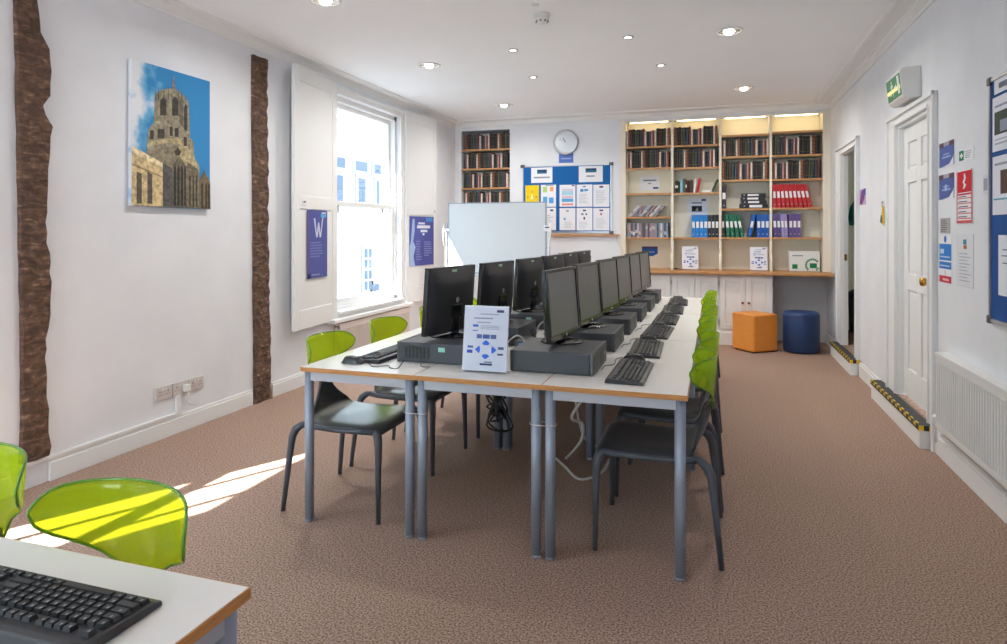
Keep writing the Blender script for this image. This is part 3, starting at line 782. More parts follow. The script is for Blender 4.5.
# ------------------------------------------------------------------ whiteboard
def whiteboard():
    x0, x1, y, z0, z1 = -3.16, -1.90, 7.55, .88, 1.755
    r = thing('whiteboard', ((x0 + x1) / 2, y, 0), 0, 'mobile whiteboard standing in front of the book alcove', 'whiteboard')
    w = (x1 - x0) / 2
    mb = MB().use(mat('whiteboard_surface', rgb(202, 209, 214), .6, spec=.25)); mb.box(-w + .012, w - .012, -.010, .010, z0 + .012, z1 - .012); mb.build('board_surface', r)
    f = MB().use(mat('board_frame_grey', rgb(150, 158, 168), .4, .4))
    f.box(-w, w, -.014, .014, z1 - .014, z1); f.box(-w, w, -.014, .014, z0, z0 + .014); f.box(-w, -w + .014, -.014, .014, z0, z1); f.box(w - .014, w, -.014, .014, z0, z1); f.build('board_frame', r)
    for s in (-1, 1):
        l = MB().use(M_silver); l.box(s * (w + .03) - .014, s * (w + .03) + .014, -.014, .014, .06, 1.42 if s > 0 else 1.5); l.box(s * (w + .03) - .02, s * (w + .03) + .02, -.28, .28, .04, .07); lo = l.build('stand_post', r, bevel=.003)
        k = MB().use(M_white); k.box(s * (w + .02) - .03, s * (w + .02) + .045, -.03, .0, 1.40, 1.44); k.tube([(s * (w + .045), -.03, 1.50), (s * (w + .06), -.035, 1.40), (s * (w + .045), -.03, 1.22)], .010, 8); k.build('clamp', r)
        for q in (-.26, .26):
            c = MB().use(M_black); c.lathe([(.02, -.012), (.02, .012)], axis='x', seg=14, cz=.02); c.build('castor', r, loc=(s * (w + .03), q, 0))
    t = MB().use(M_silver); t.box(-.3, .3, -.06, 0, z0 - .03, z0 - .02); t.build('pen_tray', r)
whiteboard()
poster_on((-1.885, 7.53, 1.445), 0, .085, .055, [('r', (.15, .3, .85, .7), (70, 80, 120))], 'small paper tag clipped to the edge of the whiteboard', 'tag', name='paper_tag', base=(236, 238, 244))

# ------------------------------------------------------------------ back wall: noticeboard, clock, ledge
def noticeboard():
    x0, x1, z0, z1 = -2.54, -1.305, 1.385, 2.305
    cx, cz = (x0 + x1) / 2, (z0 + z1) / 2; w, h = x1 - x0, z1 - z0
    r = thing('noticeboard', (cx, YF, cz), 0, 'blue noticeboard with papers on the back wall under the clock', 'noticeboard')
    mb = MB().use(mat('blue_felt', rgb(14, 98, 168), .9)); mb.box(-w / 2 + .01, w / 2 - .01, -.012, -.001, -h / 2 + .01, h / 2 - .01); mb.build('felt_panel', r)
    f = MB().use(M_silver)
    for a in ((-w / 2, w / 2, h / 2 - .014, h / 2), (-w / 2, w / 2, -h / 2, -h / 2 + .014), (-w / 2, -w / 2 + .012, -h / 2, h / 2), (w / 2 - .012, w / 2, -h / 2, h / 2)): f.box(a[0], a[1], -.018, -.001, a[2], a[3])
    f.build('frame', r)
    for sx in (-1, 1):
        for sz in (-1, 1):
            c = MB().use(M_casef); c.box(sx * w / 2 - .03, sx * w / 2 + .014 * sx + .012 if sx > 0 else sx * w / 2 + .03, -.024, -.001, sz * h / 2 - .022, sz * h / 2 + .022); c.build('corner_cap', r, bevel=.005)
    # sheets pinned on it; placed from the crop grid (716 x 644 px over the board)
    def U(px): return x0 + (px - 14) / (652 - 14) * w
    def V(py, px=300):
        top = 122 - 18 * (px - 14) / 638.; bot = 592 - 8 * (px - 14) / 638.
        return z1 - (py - top) / (bot - top) * h
    G = (150, 156, 170)
    def sheet(a, b, t, bt, els, lab, base=(238, 240, 246)):
        xa, xb = U(a), U(b); m = (a + b) / 2; za, zb = V(t, m), V(bt, m)
        poster_on(((xa + xb) / 2, YF - .0125, (za + zb) / 2), 0, xb - xa, za - zb, els, lab, 'notice', None, base=base, name='notice_sheet')
    logo = [('r', (.28, .60, .74, .86), (52, 110, 140)), ('r', (.32, .74, .5, .84), (26, 52, 90)), ('r', (.52, .72, .72, .84), (34, 62, 100))]
    sheet(78, 234, 130, 238, logo + [('r', (.12, .30, .88, .40), G)], 'white heading card with teal logo at the alcove end of the noticeboard')
    sheet(424, 592, 120, 232, logo + [('r', (.32, .32, .66, .42), G)], 'white heading card with teal logo at the bookcase end of the noticeboard')
    sheet(34, 136, 256, 404, [('p', [(.38, .32), (.62, .32), (.5, .62)], (240, 236, 190)), ('r', (.42, .66, .58, .7), (190, 150, 20)), ('r', (.12, .42, .26, .47), (190, 150, 20)), ('r', (.7, .42, .88, .47), (190, 150, 20))], 'bright yellow notice with white triangle on the noticeboard', (238, 206, 34))
    sheet(150, 260, 252, 408, [('c', (.28, .76, .02, 14), (170, 200, 110)), ('r', (.14, .66, .42, .92), (186, 212, 130)), ('r', (.60, .70, .84, .90), (240, 168, 110)), ('r', (.14, .2, .42, .46), (96, 176, 226)), ('r', (.54, .16, .84, .42), (80, 160, 224)), ('r', (.3, .96, .86, .985), (60, 66, 90))], 'notice with green, orange and blue pictures beside the yellow one')
    sheet(150, 260, 414, 574, [('r', (.62, .84, .82, .92), (60, 84, 140))] + lines(.15, .85, .2, .7, 6, (196, 200, 212), 8), 'plain white notice half hidden behind the whiteboard corner')
    sheet(286, 400, 252, 406, [('r', (.14, .52, .86, .72), (170, 214, 230)), ('r', (.14, .74, .86, .80), (220, 196, 214)), ('r', (.14, .40, .86, .48), (232, 190, 204)), ('r', (.14, .22, .86, .37), (96, 168, 224)), ('r', (.14, .06, .86, .15), (236, 150, 150)), ('r', (.78, .93, .94, .98), (60, 72, 120))], 'white notice with pink and blue bands on the noticeboard')
    sheet(408, 520, 250, 406, [('r', (.24, .68, .44, .80), (60, 140, 200)), ('r', (.48, .70, .72, .80), (70, 150, 206)), ('r', (.4, .88, .58, .93), (60, 76, 120))] + lines(.15, .8, .15, .6, 7, (204, 208, 218), 9), 'white notice with two blue pictures in the upper row')
    sheet(526, 638, 250, 406, [('r', (.38, .86, .62, .94), (50, 66, 110))] + lines(.15, .85, .15, .75, 8, (204, 208, 218), 10), 'plain white notice at the end of the upper row')
    sheet(286, 400, 416, 572, [('r', (.42, .84, .58, .90), (120, 130, 150)), ('r', (.26, .46, .38, .56), (90, 160, 226))] + lines(.3, .85, .1, .4, 5, (208, 212, 222), 11), 'white notice with a small blue square in the lower row')
    sheet(408, 520, 414, 572, [('r', (.4, .85, .6, .92), (70, 84, 110)), ('r', (.3, .68, .44, .76), (110, 120, 140)), ('r', (.56, .68, .68, .76), (110, 120, 140)), ('r', (.44, .48, .54, .6), (60, 66, 84))] + lines(.15, .8, .08, .4, 5, (208, 212, 222), 12), 'white notice with dark diagram in the lower row')
    sheet(526, 638, 414, 570, [('r', (.38, .86, .62, .93), (70, 84, 130)), ('r', (.42, .68, .56, .78), (200, 130, 150))] + lines(.15, .85, .1, .55, 6, (208, 212, 222), 13), 'white notice with small pink mark in the lower row')
noticeboard()
def clock():
    r = thing('wall_clock', (-1.925, YF, 2.615), 0, 'round white wall clock with silver rim above the noticeboard', 'clock')
    m = MB().use(M_silver); m.lathe([(.172, 0), (.176, .02), (.166, .045), (.148, .048), (.142, .034)], axis='y', seg=48); m.build('clock_rim', r)
    m = MB().use(paper(236, 238, 240)); m.lathe([(.001, .03), (.145, .03)], axis='y', seg=48, smooth=False); d = m.build('dial', r)
    k = MB().use(paper(60, 64, 72))
    for i in range(12):
        a = 2 * PI * i / 12; R0, R1 = (.105, .125) if i % 3 else (.095, .125); c, s = math.sin(a), math.cos(a); q = .004
        k.add([(c * R0 + s * q, -.031, s * R0 - c * q), (c * R0 - s * q, -.031, s * R0 + c * q), (c * R1 - s * q, -.031, s * R1 + c * q), (c * R1 + s * q, -.031, s * R1 - c * q)], [(0, 1, 2, 3)])
    k.build('hour_mark', d)
    for a, L, w in ((math.radians(-32), .07, .005), (math.radians(-62), .10, .0035)):
        h = MB().use(paper(40, 44, 52)); c, s = math.sin(a), math.cos(a)
        h.add([(s * w, -.034, -c * w), (-s * w, -.034, c * w), (c * L - s * w, -.034, s * L + c * w), (c * L + s * w, -.034, s * L - c * w)], [(0, 1, 2, 3)]); h.build('clock_hand', r)
    g = MB().use(mat('clock_glass', (1, 1, 1, 1), .03, trans=1.0)); 
clock()
poster_on((-1.925, YF - .001, 2.42), 0, .20, .165, [('r', (.0, .78, 1, 1), (150, 110, 140)), ('r', (.15, .3, .85, .4), (160, 180, 226)), ('r', (.4, .82, .56, 1), (236, 238, 246))], 'small blue poster directly under the wall clock', name='wall_mounted_poster', base=(92, 124, 196))
mb = MB().use(M_shelfwood); mb.box(-2.14, -1.2, YF - .05, YF, 1.335, 1.362)
tag(mb.build('wall_ledge', bevel=.003), 'narrow pine ledge on the back wall under the noticeboard', 'ledge')
cable('wall_cable', [(-1.24, YF - .012, 1.33), (-1.22, YF - .012, 1.25), (-1.17, YF - .012, 1.17), (-1.15, YF - .012, 1.05), (-1.16, YF - .012, .9)], .004, M_whitecable, 'white cable drooping down the wall from the pine ledge')

# ------------------------------------------------------------------ books
BK = {}
def book_mesh(kind):
    if kind in BK: return BK[kind]
    spec = {'black': (34, 36, 40), 'dark green': (48, 56, 52), 'dark brown': (62, 48, 42), 'red': (96, 52, 50), 'tan banded': (136, 88, 66), 'cream': (206, 192, 180), 'slate': (56, 68, 82), 'olive': (92, 88, 66), 'pink': (180, 136, 128)}[kind]
    c = noisy('cover_' + kind.replace(' ', '_'), rgb(*spec), rgb(*[min(255, int(v * 1.22)) for v in spec]), 8, .55)
    mb = MB().use(c)
    # unit book: width 1 (x), depth .17 (y), height 1 (z); spine rounded towards -y
    P = [(-.5, 0), (-.42, -.008), (-.2, -.013), (.2, -.013), (.42, -.008), (.5, 0), (.5, .17), (.42, .17), (.42, .012), (-.42, .012), (-.42, .17), (-.5, .17)]
    mb.prism(P, 'z', 0, 1)
    mb.use(paper(226, 218, 200)); mb.box(-.42, .42, .012, .165, .012, .988)
    band = {'tan banded': (70, 44, 34), 'cream': (150, 110, 90), 'pink': (130, 80, 76)}.get(kind, (150, 128, 84))
    mb.use(paper(*band))
    zs = (.12, .3, .48, .66, .84) if kind == 'tan banded' else (.14, .80)
    for z in zs: mb.box(-.40, .40, -.0145, -.008, z, z + (.03 if kind == 'tan banded' else .014))
    o = mb.build('book', fix=True); BK[kind] = [o, False]; return BK[kind]
def put_book(kind, x, y, z, w, h, label, group, lean=0.0, bname='book'):
    e = book_mesh(kind)
    if not e[1]: o = e[0]; e[1] = True
    else: o = e[0].copy(); COL.objects.link(o)
    o.scale = (w, 1, h); o.location = (x, y, z); o.rotation_euler = (0, lean, 0)
    tag(o, label, 'book', group)
    return o
SEQ = [('cream', .9, .022), ('tan banded', 1.0, .03), ('dark brown', .98, .026), ('black', 1.0, .03), ('olive', .95, .018), ('dark green', .97, .046), ('slate', .96, .03), ('red', 1.0, .026), ('cream', .86, .027), ('black', .84, .03), ('slate', .84, .026), ('pink', .9, .024), ('red', .88, .018), ('cream', .9, .026), ('black', 1.0, .03), ('dark brown', .98, .026), ('black', .97, .032), ('dark green', .98, .03)]
def fill_shelf(x0, x1, y, z, hmax, start, where, group):
    x = x0 + .004; i = start; n = 1
    while True:
        kind, hf, w = SEQ[i % len(SEQ)]; h = hmax * hf * random.uniform(.985, 1.0)
        if x + w > x1 - .004: break
        put_book(kind, x + w / 2, y, z + .001, w * .985, h, '%s book, %s from the window end, %s' % (kind, ORD[n], where), group)
        x += w + .0008; i += 1; n += 1

def bookcase():
    yb, yf = YB, 8.785
    cols = [(-1.12, -.536), (-.504, .061), (.091, .662), (.691, 1.264)]
    names = ['noticeboard-side', 'second', 'third', 'door-side']
    shelves = [[2.525, 2.241, 1.905, 1.593, 1.32], [2.522, 2.231, 1.902, 1.322], [2.627, 2.355, 2.056, 1.69, 1.324], [2.643, 2.351, 2.053, 1.695, 1.326]]
    zc = .905
    r = thing('bookcase', (0, 0, 0), 0, 'tall built-in white bookcase with pine shelves above the worktop', 'bookcase')
    for a, b in ((-1.19, -1.12), (1.264, XR - .001)):
        ups = MB().use(M_cream); ups.box(a, b, yf - .03, yb - .001, zc + .001, 2.873); ups.build('side_panel', r)
    for (a, b) in ((-.536, -.504), (.061, .091), (.662, .691)):
        u = MB().use(M_cream); P = [(yf, 2.873), (yf, 1.34), (yf + .01, 1.28), (yf - .015, 1.18), (yf - .012, 1.12), (yf - .045, 1.02), (yf - .05, zc), (yb - .002, zc), (yb - .002, 2.873)]
        u.prism(P, 'x', a, b); u.build('divider', r)
    bk = MB().use(M_cream); bk.box(-1.12, 1.264, yb - .006, yb - .001, zc, 2.873); bk.build('back_panel', r)
    for ci, (a, b) in enumerate(cols):
        for zi, z in enumerate(shelves[ci]):
            s = MB().use(M_cream); s.box(a + .0005, b - .0005, yf + .012, yb - .007, z - .022, z); s.use(M_shelfwood); s.box(a + .0005, b - .0005, yf - .002, yf + .012, z - .024, z + .001); s.build('shelf', r)
    # light strips tucked behind the top rail
    rail = MB().use(M_gloss); rail.box(-1.12, 1.264, yf - .02, yf - .004, 2.845, 2.873); rail.build('top_rail', r)
    for ci, (a, b) in enumerate(cols):
        t = thing('strip_light', ((a + b) / 2, yf + .10, 2.858), 0, 'warm strip light at the top of the %s bay of the bookcase' % names[ci], 'light', 'bookcase strip lights')
        e = MB().use(mat('warm_strip', rgb(255, 214, 150), .5, emis=(1, .78, .40, 1), es=10)); e.box(-(b - a) * .42, (b - a) * .42, -.008, .008, -.006, .0); e.build('diffuser', t)
        e = MB().use(M_white); e.box(-(b - a) * .43, (b - a) * .43, -.012, .012, 0, .010); e.build('housing', t)
    for ci, zi, hm, st, nm in ((0, 0, .235, 0, 'top'), (0, 1, .235, 11, 'second'), (1, 0, .24, 1, 'top'), (1, 1, .24, 14, 'second'), (2, 1, .225, 12, 'upper'), (2, 2, .235, 1, 'lower'), (3, 1, .235, 3, 'upper'), (3, 2, .235, 7, 'lower')):
        a, b = cols[ci]
        fill_shelf(a + .002, b - .002, yf + .03, shelves[ci][zi] + .001, hm, st, '%s book row, %s bookcase bay' % (nm, names[ci]), 'old books, %s row of the %s bay' % (nm, names[ci]))
    return cols, shelves, yf
COLS, SHV, YSH = bookcase()

def alcove():
    a, b = -3.464, -2.732; y = YF + .03
    r = thing('alcove_shelving', (0, 0, 0), 0, 'pine-edged shelves built into the alcove behind the whiteboard', 'shelving')
    zs = [2.572, 2.299, 2.023, 1.745, 1.46]
    for z in zs:
        s = MB().use(M_cream); s.box(a + .0005, b - .0005, YF + .012, YB - .001, z - .022, z); s.use(M_shelfwood); s.box(a + .0005, b - .0005, YF - .002, YF + .012, z - .022, z + .001); s.build('shelf', r)
    for k, z in enumerate(zs[:4]):
        fill_shelf(a + .05, b - .003, y, z + .001, .225, (1, 12, 5, 0)[k], '%s row in the whiteboard alcove' % ['top', 'second', 'third', 'fourth'][k], 'old books, alcove %s row' % ['top', 'second', 'third', 'fourth'][k])
alcove()

# discs cases, modern books, binders
def case_thing(name, cat, x, z, w, h, d, col, label, group, lean=0, lab=None, y=None, band=None, up=.4):
    y = YSH + .035 if y is None else y
    mb = MB(); mb.box(-w / 2, w / 2, 0, d, 0, h, paper(*col) if not isinstance(col, bpy.types.Material) else col)
    if name == 'ring_binder':
        mb.use(paper(235, 237, 240)); mb.box(-w * .34, w * .34, -.001, 0, h * .42, h * .70)
        mb.use(M_silver); mb.lathe([(.007, 0), (.007, .0012)], axis='y', seg=12, cz=h * .14)
    if band: mb.use(paper(*band)); mb.box(-w * .48, w * .48, -.0008, 0, h * up, h * (up + .22))
    o = mb.build(name, loc=(x, y, z), rot=(0, lean, 0))
    return tag(o, label, cat, group)
rd = random.Random(5)
def media():
    a, b = COLS[0]
    pal = [(140, 138, 146), (192, 190, 196), (96, 94, 102), (158, 138, 152), (134, 150, 174), (222, 222, 226), (150, 128, 124), (92, 96, 112), (198, 190, 186), (140, 166, 178), (204, 164, 146)]
    cn_ = ['grey', 'pale grey', 'dark grey', 'purple', 'blue', 'white', 'brown', 'navy', 'beige', 'teal', 'orange']
    z = SHV[0][4] + .001; x = a + .012; n = 1
    while x < b - .035 and n < 23:
        k = rd.randrange(11); w = rd.uniform(.019, .027)
        case_thing('disc_case', 'disc case', x + w / 2, z, w, .19, .135, pal[k], '%s disc case, %s from the window end, lower disc shelf' % (cn_[k], ORD[n]), 'disc cases on the lower shelf', band=pal[(k + 5) % 11], up=rd.uniform(.1, .6)); x += w + .001; n += 1
    z = SHV[0][3] + .001; x = a + .035; n = 1; L = math.radians(42)
    while x < b - .185 and n < 19:
        k = (n * 3 + 2) % 11; w = .016
        case_thing('disc_case', 'disc case', x, z + w / 2 * math.sin(L) + .0005, w, .19, .135, pal[k], '%s leaning disc case, %s from the window end, upper disc shelf' % (cn_[k], ORD[n]), 'leaning disc cases on the upper shelf', lean=L, band=pal[(k + 4) % 11], up=.3); x += w / math.cos(L) + .003; n += 1
    # modern books in the second bay
    a, b = COLS[1]; z = SHV[1][2] + .001; x = a + .02; n = 1
    for w, h, c, nm, ln in ((.035, .16, (52, 60, 50), 'black and green', 0), (.022, .15, (70, 76, 60), 'olive', 0), (.03, .175, (150, 190, 214), 'light blue', 0), (.03, .185, (60, 110, 96), 'green', 0), (.018, .17, (130, 40, 44), 'dark red', 0), (.035, .16, (60, 50, 54), 'black', 0), (.034, .165, (90, 70, 64), 'brown', 0), (.028, .175, (226, 226, 226), 'white', .12), (.026, .185, (188, 40, 52), 'bright red', .14)):
        case_thing('paperback', 'book', x + w / 2, z + (w / 2 * math.sin(ln)), w, h, .13, c, '%s paperback, %s from the window end of the mixed shelf' % (nm, ORD[n]), 'mixed paperbacks', lean=ln, band=(230, 226, 214) if n in (1, 5, 8) else None); x += w + .003 + (.012 if ln and n == 8 else 0); n += 1
    lay = case_thing('paperback', 'book', x + .105, z, .13, .035, .14, (232, 232, 230), 'white and blue book lying flat on the mixed paperback shelf', 'mixed paperbacks'); 
    case_thing('paperback', 'book', b - .085, z + .0065, .026, .175, .13, (62, 86, 66), 'dark green book leaning against the divider on the mixed paperback shelf', 'mixed paperbacks', lean=.42)
    # binders
    def binders(ci, zi, x0, specs, col, cname, shelf, lean0=0.0):
        x = x0; z = SHV[ci][zi] + .001
        for n, (w, ln) in enumerate(specs):
            o = case_thing('ring_binder', 'binder', x + w / 2, z + abs(w / 2 * math.sin(ln)) + .0003, w, .29, .22, mat('binder_' + cname.replace(' ', '_'), rgb(*col), .45), '%s ring binder, %s from the window end, %s' % (cname, ORD[n + 1], shelf), '%s ring binders' % cname, lean=ln, y=YSH + .02)
            nxt = specs[n + 1][1] if n + 1 < len(specs) else ln
            x += w / math.cos(max(abs(nxt), abs(ln))) + .002 + .29 * abs(math.sin(nxt) - math.sin(ln))
        return x
    z3 = 'bottom shelf of the second bay'
    xb = COLS[1][1]
    binders(1, 3, xb - .338, [(.048, 0)] * 3 + [(.050, 0)], (20, 124, 206), 'bright blue', z3)
    binders(1, 3, xb - .140, [(.045, 0)] * 3, (32, 32, 36), 'black', z3)
    xa = COLS[2][0]
    binders(2, 4, xa + .062, [(.043, -.08 - .04 * i) for i in range(4)], (14, 104, 74), 'green', 'bottom shelf of the third bay')
    binders(2, 4, xa + .005, [(.030, -.0)], (36, 36, 40), 'narrow black', 'bottom shelf of the third bay')
    xb = COLS[2][1]
    binders(2, 4, xb - .262, [(.046, .20)], (18, 88, 176), 'leaning royal blue', 'bottom shelf of the third bay')
    binders(2, 4, xb - .150, [(.048, 0)] * 3, (18, 88, 176), 'royal blue', 'bottom shelf of the third bay')
    xa = COLS[3][0]
    binders(3, 3, xa + .012, [(.041, -.02 - .026 * i) for i in range(9)], (190, 34, 42), 'red', 'third shelf of the door-side bay')
    binders(3, 4, xa + .020, [(.043, -.05)] * 2, (92, 76, 132), 'purple', 'bottom shelf of the door-side bay')
    binders(3, 4, xa + .112, [(.036, -.05)] * 2, (150, 142, 196), 'lilac', 'bottom shelf of the door-side bay')
    binders(3, 4, xa + .194, [(.045, 0)] * 3, (98, 78, 140), 'dark purple', 'bottom shelf of the door-side bay')
    # black binder upright and the flat stack in third bay
    binders(2, 3, COLS[2][0] + .003, [(.055, 0)], (40, 42, 52), 'upright dark', 'fourth shelf of the third bay')
    zz = SHV[2][3] + .001; xc = COLS[2][0] + .385
    for i, (dx, w, h) in enumerate(((0, .33, .058), (.005, .30, .045), (-.005, .29, .045), (.0, .285, .042))):
        mb = MB().use(mat('binder_black', rgb(32, 32, 36), .45)); mb.box(-w / 2, w / 2, 0, .22, 0, h - .001); mb.use(paper(235, 237, 240)); mb.box(-.07 if i else -.05, .06 if i else .10, -.001, 0, h * .2, h * .75); mb.use(M_silver); mb.lathe([(.008, 0), (.008, .0012)], -.11, 0, axis='y', seg=10, cz=h * .5)
        tag(mb.build('ring_binder', loc=(xc + dx, YSH + .02, zz), bevel=.004), 'black ring binder lying flat, %s of the stack in the third bay' % ['bottom', 'second from bottom', 'third from bottom', 'topmost'][i], 'binder', 'flat stack of black binders'); zz += h
media()
# sheets stuck in the bays
yb_ = YB - .0065
poster_on((-.83, yb_, 2.05), 0, .27, .185, [('r', (.18, .68, .82, .78), (130, 132, 150)), ('r', (.42, .46, .56, .54), (140, 142, 158)), ('r', (.66, .10, .92, .24), (60, 84, 140))], 'white printed sheet on the empty shelf of the noticeboard-side bay', 'notice', base=(236, 236, 244), name='notice_sheet')
poster_on((-.21, yb_, 1.735), 0, .26, .21, [('r', (.22, .16, .72, .52), (44, 44, 50)), ('p', [(.4, .2), (.5, .44), (.56, .2)], (170, 170, 176)), ('r', (.22, .66, .72, .76), (150, 156, 176)), ('r', (.70, .82, .92, .96), (70, 92, 136))], 'white sheet with a dark photograph above the bright blue binders', 'notice', base=(230, 234, 244), name='notice_sheet')
poster_on((-.83, yb_, 1.13), 0, .21, .13, [('r', (0, .78, 1, 1), (88, 70, 110)), ('r', (.2, .35, .8, .5), (130, 160, 220)), ('p', [(.7, 0), (1, 0), (1, .25)], (236, 234, 226))], 'small blue poster low in the noticeboard-side bay', name='mounted_poster', base=(50, 98, 178))
for x, lab in ((-.295, 'white arrow-diagram sheet standing on the worktop in the second bay'), (.535, 'white arrow-diagram sheet standing on the worktop in the third bay')):
    p = poster_on((x, YSH + .02, .908 + .149), 0, .205, .297, info_els(), lab, 'sign', None, base=(232, 234, 244), name='instruction_sheet', tilt=math.radians(-12), th=.003)
def box_pack():
    r = thing('paper_box', (1.065, YSH + .03, .907), math.radians(3), 'white carton with green circle and square printed on it on the worktop', 'box')
    mb = MB().use(paper(232, 236, 236)); mb.box(-.175, .175, 0, .10, 0, .245); mb.build('carton', r, bevel=.003)
    q = MB().use(paper(28, 132, 92)); q.box(-.14, -.08, -.0012, -.0002, .03, .085)
    for i in range(20):
        a0, a1 = 2 * PI * i / 20, 2 * PI * (i + .8) / 20; c = (.09, .075)
        P = [(c[0] + R * math.cos(a), c[1] + R * math.sin(a)) for R, a in ((.085, a0), (.085, a1), (.062, a1), (.062, a0))]
        if all(-.17 < p_[0] < .17 and .005 < p_[1] for p_ in P): q.add([(p_[0], -.0012, p_[1]) for p_ in P], [(0, 1, 2, 3)])
    q.box(.06, .14, -.0012, -.0002, .04, .10); q.use(paper(150, 156, 160)); q.box(-.14, -.02, -.0012, -.0002, .185, .20)
    q.build('printed_logo_pattern', r, fix=False)
box_pack()
mb = MB().use(M_black); mb.box(-.02, .02, -.02, .02, 0, .02); mb.box(.015, .05, -.012, .012, 0, .012)
tag(mb.build('door_stop', loc=(-.475, YSH - .02, .9065), bevel=.003), 'tiny black object lying on the worktop beside the first divider', 'small object')

# ------------------------------------------------------------------ worktop and cupboards
mb = MB().use(M_shelfwood); mb.prism([(8.43, .868), (8.42, .875), (8.42, .897), (8.43, .905), (YF + .0, .905), (YF + .0, .866)], 'x', -1.19, 1.335); mb.box(-1.188, XR - .002, YF, YB - .002, .866, .904)
tag(mb.build('worktop'), 'long pine worktop over the white cupboards along the back wall', 'worktop')
def cupboard(x0, x1, lab, knobs, drawn=2):
    r = thing('cupboard', ((x0 + x1) / 2, 0, 0), 0, lab, 'cupboard', 'white cupboards below the worktop')
    w = (x1 - x0) / 2; yf = 8.50
    mb = MB().use(M_gloss); mb.box(-w, w, yf + .02, YF - .004, .17, .862); mb.box(-w, w, yf - .005, YF - .004, 0, .15); mb.box(-w, w, yf + .004, YF - .004, .15, .17); mb.build('carcass', r, bevel=.002)
    for s in (-1, 1):
        a, b = (-w + .012, -.004) if s < 0 else (.004, w - .012)
        d = MB().use(M_gloss); z0, z1 = .195, .845; f = .06
        d.box(a, a + f, yf, yf + .02, z0, z1); d.box(b - f, b, yf, yf + .02, z0, z1); d.box(a + f, b - f, yf, yf + .02, z0, z0 + .07); d.box(a + f, b - f, yf, yf + .02, z1 - f, z1); d.box(a + f, b - f, yf + .016, yf + .02, z0 + .07, z1 - f); d.box(a + f + .012, b - f - .012, yf + .010, yf + .016, z0 + .082, z1 - f - .012)
        do = d.build('door', r, bevel=.003)
        k = MB().use(M_wood_knob); k.lathe([(.006, 0), (.008, .012), (.016, .02), (.015, .03), (.001, .034)], axis='y', seg=14); k.build('knob', do, loc=(-.035 if s < 0 else .035, yf, .525))
        h = MB().use(M_silver); xx = a - .004 if s < 0 else b + .004
        for z in (.28, .76): h.box(xx - .004, xx + .004, yf - .004, yf + .004, z - .03, z + .03)
        h.build('hinge', do)
cupboard(-1.186, -.519, 'white double-door cupboard hidden behind the far monitors', 1)
cupboard(-.517, .056, 'white panelled double cupboard between the monitors and the orange seat', 1)
cupboard(.058, .68, 'white panelled double cupboard with brown knobs behind the orange seat', 1)
mb = MB().use(M_alcove); mb.box(.682, XR - .001, YB - .008, YB - .0005, 0, .864)
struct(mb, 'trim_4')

# ------------------------------------------------------------------ seats (cube and drum)
def soft(name, prof_fn, loc, rz, label, c, cname):
    m = noisy(cname, rgb(*c), rgb(*[min(255, int(v * 1.03)) for v in c]), 30, .5)
    r = thing(name, loc, rz, label, 'stool'); prof_fn(r, m); return r
def cube_seat(r, m):
    mb = MB().use(m); mb.box(-.182, .182, -.182, .182, .012, .44); mb.build('cushion_body', r, bevel=.022)
    q = MB().use(m)
    q.tube([(-.167, -.184, .425), (.167, -.184, .425), (.184, -.167, .425), (.184, .167, .425), (.167, .184, .425), (-.167, .184, .425), (-.184, .167, .425), (-.184, -.167, .425)], .004, 6, closed=True); q.build('seam_piping', r)
    q = MB().use(M_black)
    for x in (-.14, .14):
        for y in (-.14, .14): q.lathe([(.02, 0), (.02, .013)], x, y, 12)
    q.build('foot', r)
soft('cube_stool', cube_seat, (.455, 8.222, 0), math.radians(39), 'orange upholstered cube seat on the carpet in front of the cupboards', (232, 150, 62), 'orange_vinyl')
def drum_seat(r, m):
    mb = MB().use(m); mb.lathe([(.185, .012), (.196, .03), (.198, .25), (.197, .43), (.188, .458), (.165, .47), (.001, .474)], 0, 0, 48); mb.build('cushion_body', r)
    q = MB().use(m); q.tube([(.1985 * math.cos(2 * PI * i / 40), .1985 * math.sin(2 * PI * i / 40), .425) for i in range(40)], .0035, 6, closed=True); q.build('seam_piping', r)
    q = MB().use(M_black); q.lathe([(.15, 0), (.15, .013)], 0, 0, 24); q.build('foot', r)
soft('drum_stool', drum_seat, (.965, 8.28, 0), 0, 'dark blue upholstered drum seat beside the orange cube', (34, 62, 108), 'navy_vinyl')

# ------------------------------------------------------------------ doors, steps
def door_unit(n, y0, y1, zt, dark=False):
    a = MB().use(M_gloss); w = .13
    ztop = zt + .085
    for p, q in ((y0 - .138, y0), (y1, y1 + (.235 if n == 1 else .26))):
        a.box(XR - .018, XR, p, q, 0 if False else .0, zt); e0, e1 = (p, p + .03) if p < y0 else (q - .03, q); a.box(XR - .034, XR - .018, e0, e1, 0, ztop); i0, i1 = (q - .02, q) if p < y0 else (p, p + .02); a.box(XR - .026, XR - .018, i0, i1, 0, zt)
    a.box(XR - .018, XR, y0 - .138, y1 + (.235 if n == 1 else .26), zt, ztop); a.box(XR - .038, XR - .018, y0 - .138, y1 + (.235 if n == 1 else .26), ztop - .028, ztop); a.box(XR - .026, XR - .018, y0, y1, zt, zt + .02)
    return a
a = door_unit(1, 4.915, 5.72, 2.215); a.box(XR, XR + .085, 5.70, 5.72, .15, 2.215); a.box(XR, XR + .085, 4.915, 4.935, .15, 2.215); a.box(XR, XR + .085, 4.935, 5.70, 2.19, 2.215)
D1 = struct(a, 'door_1', bevel=.003)
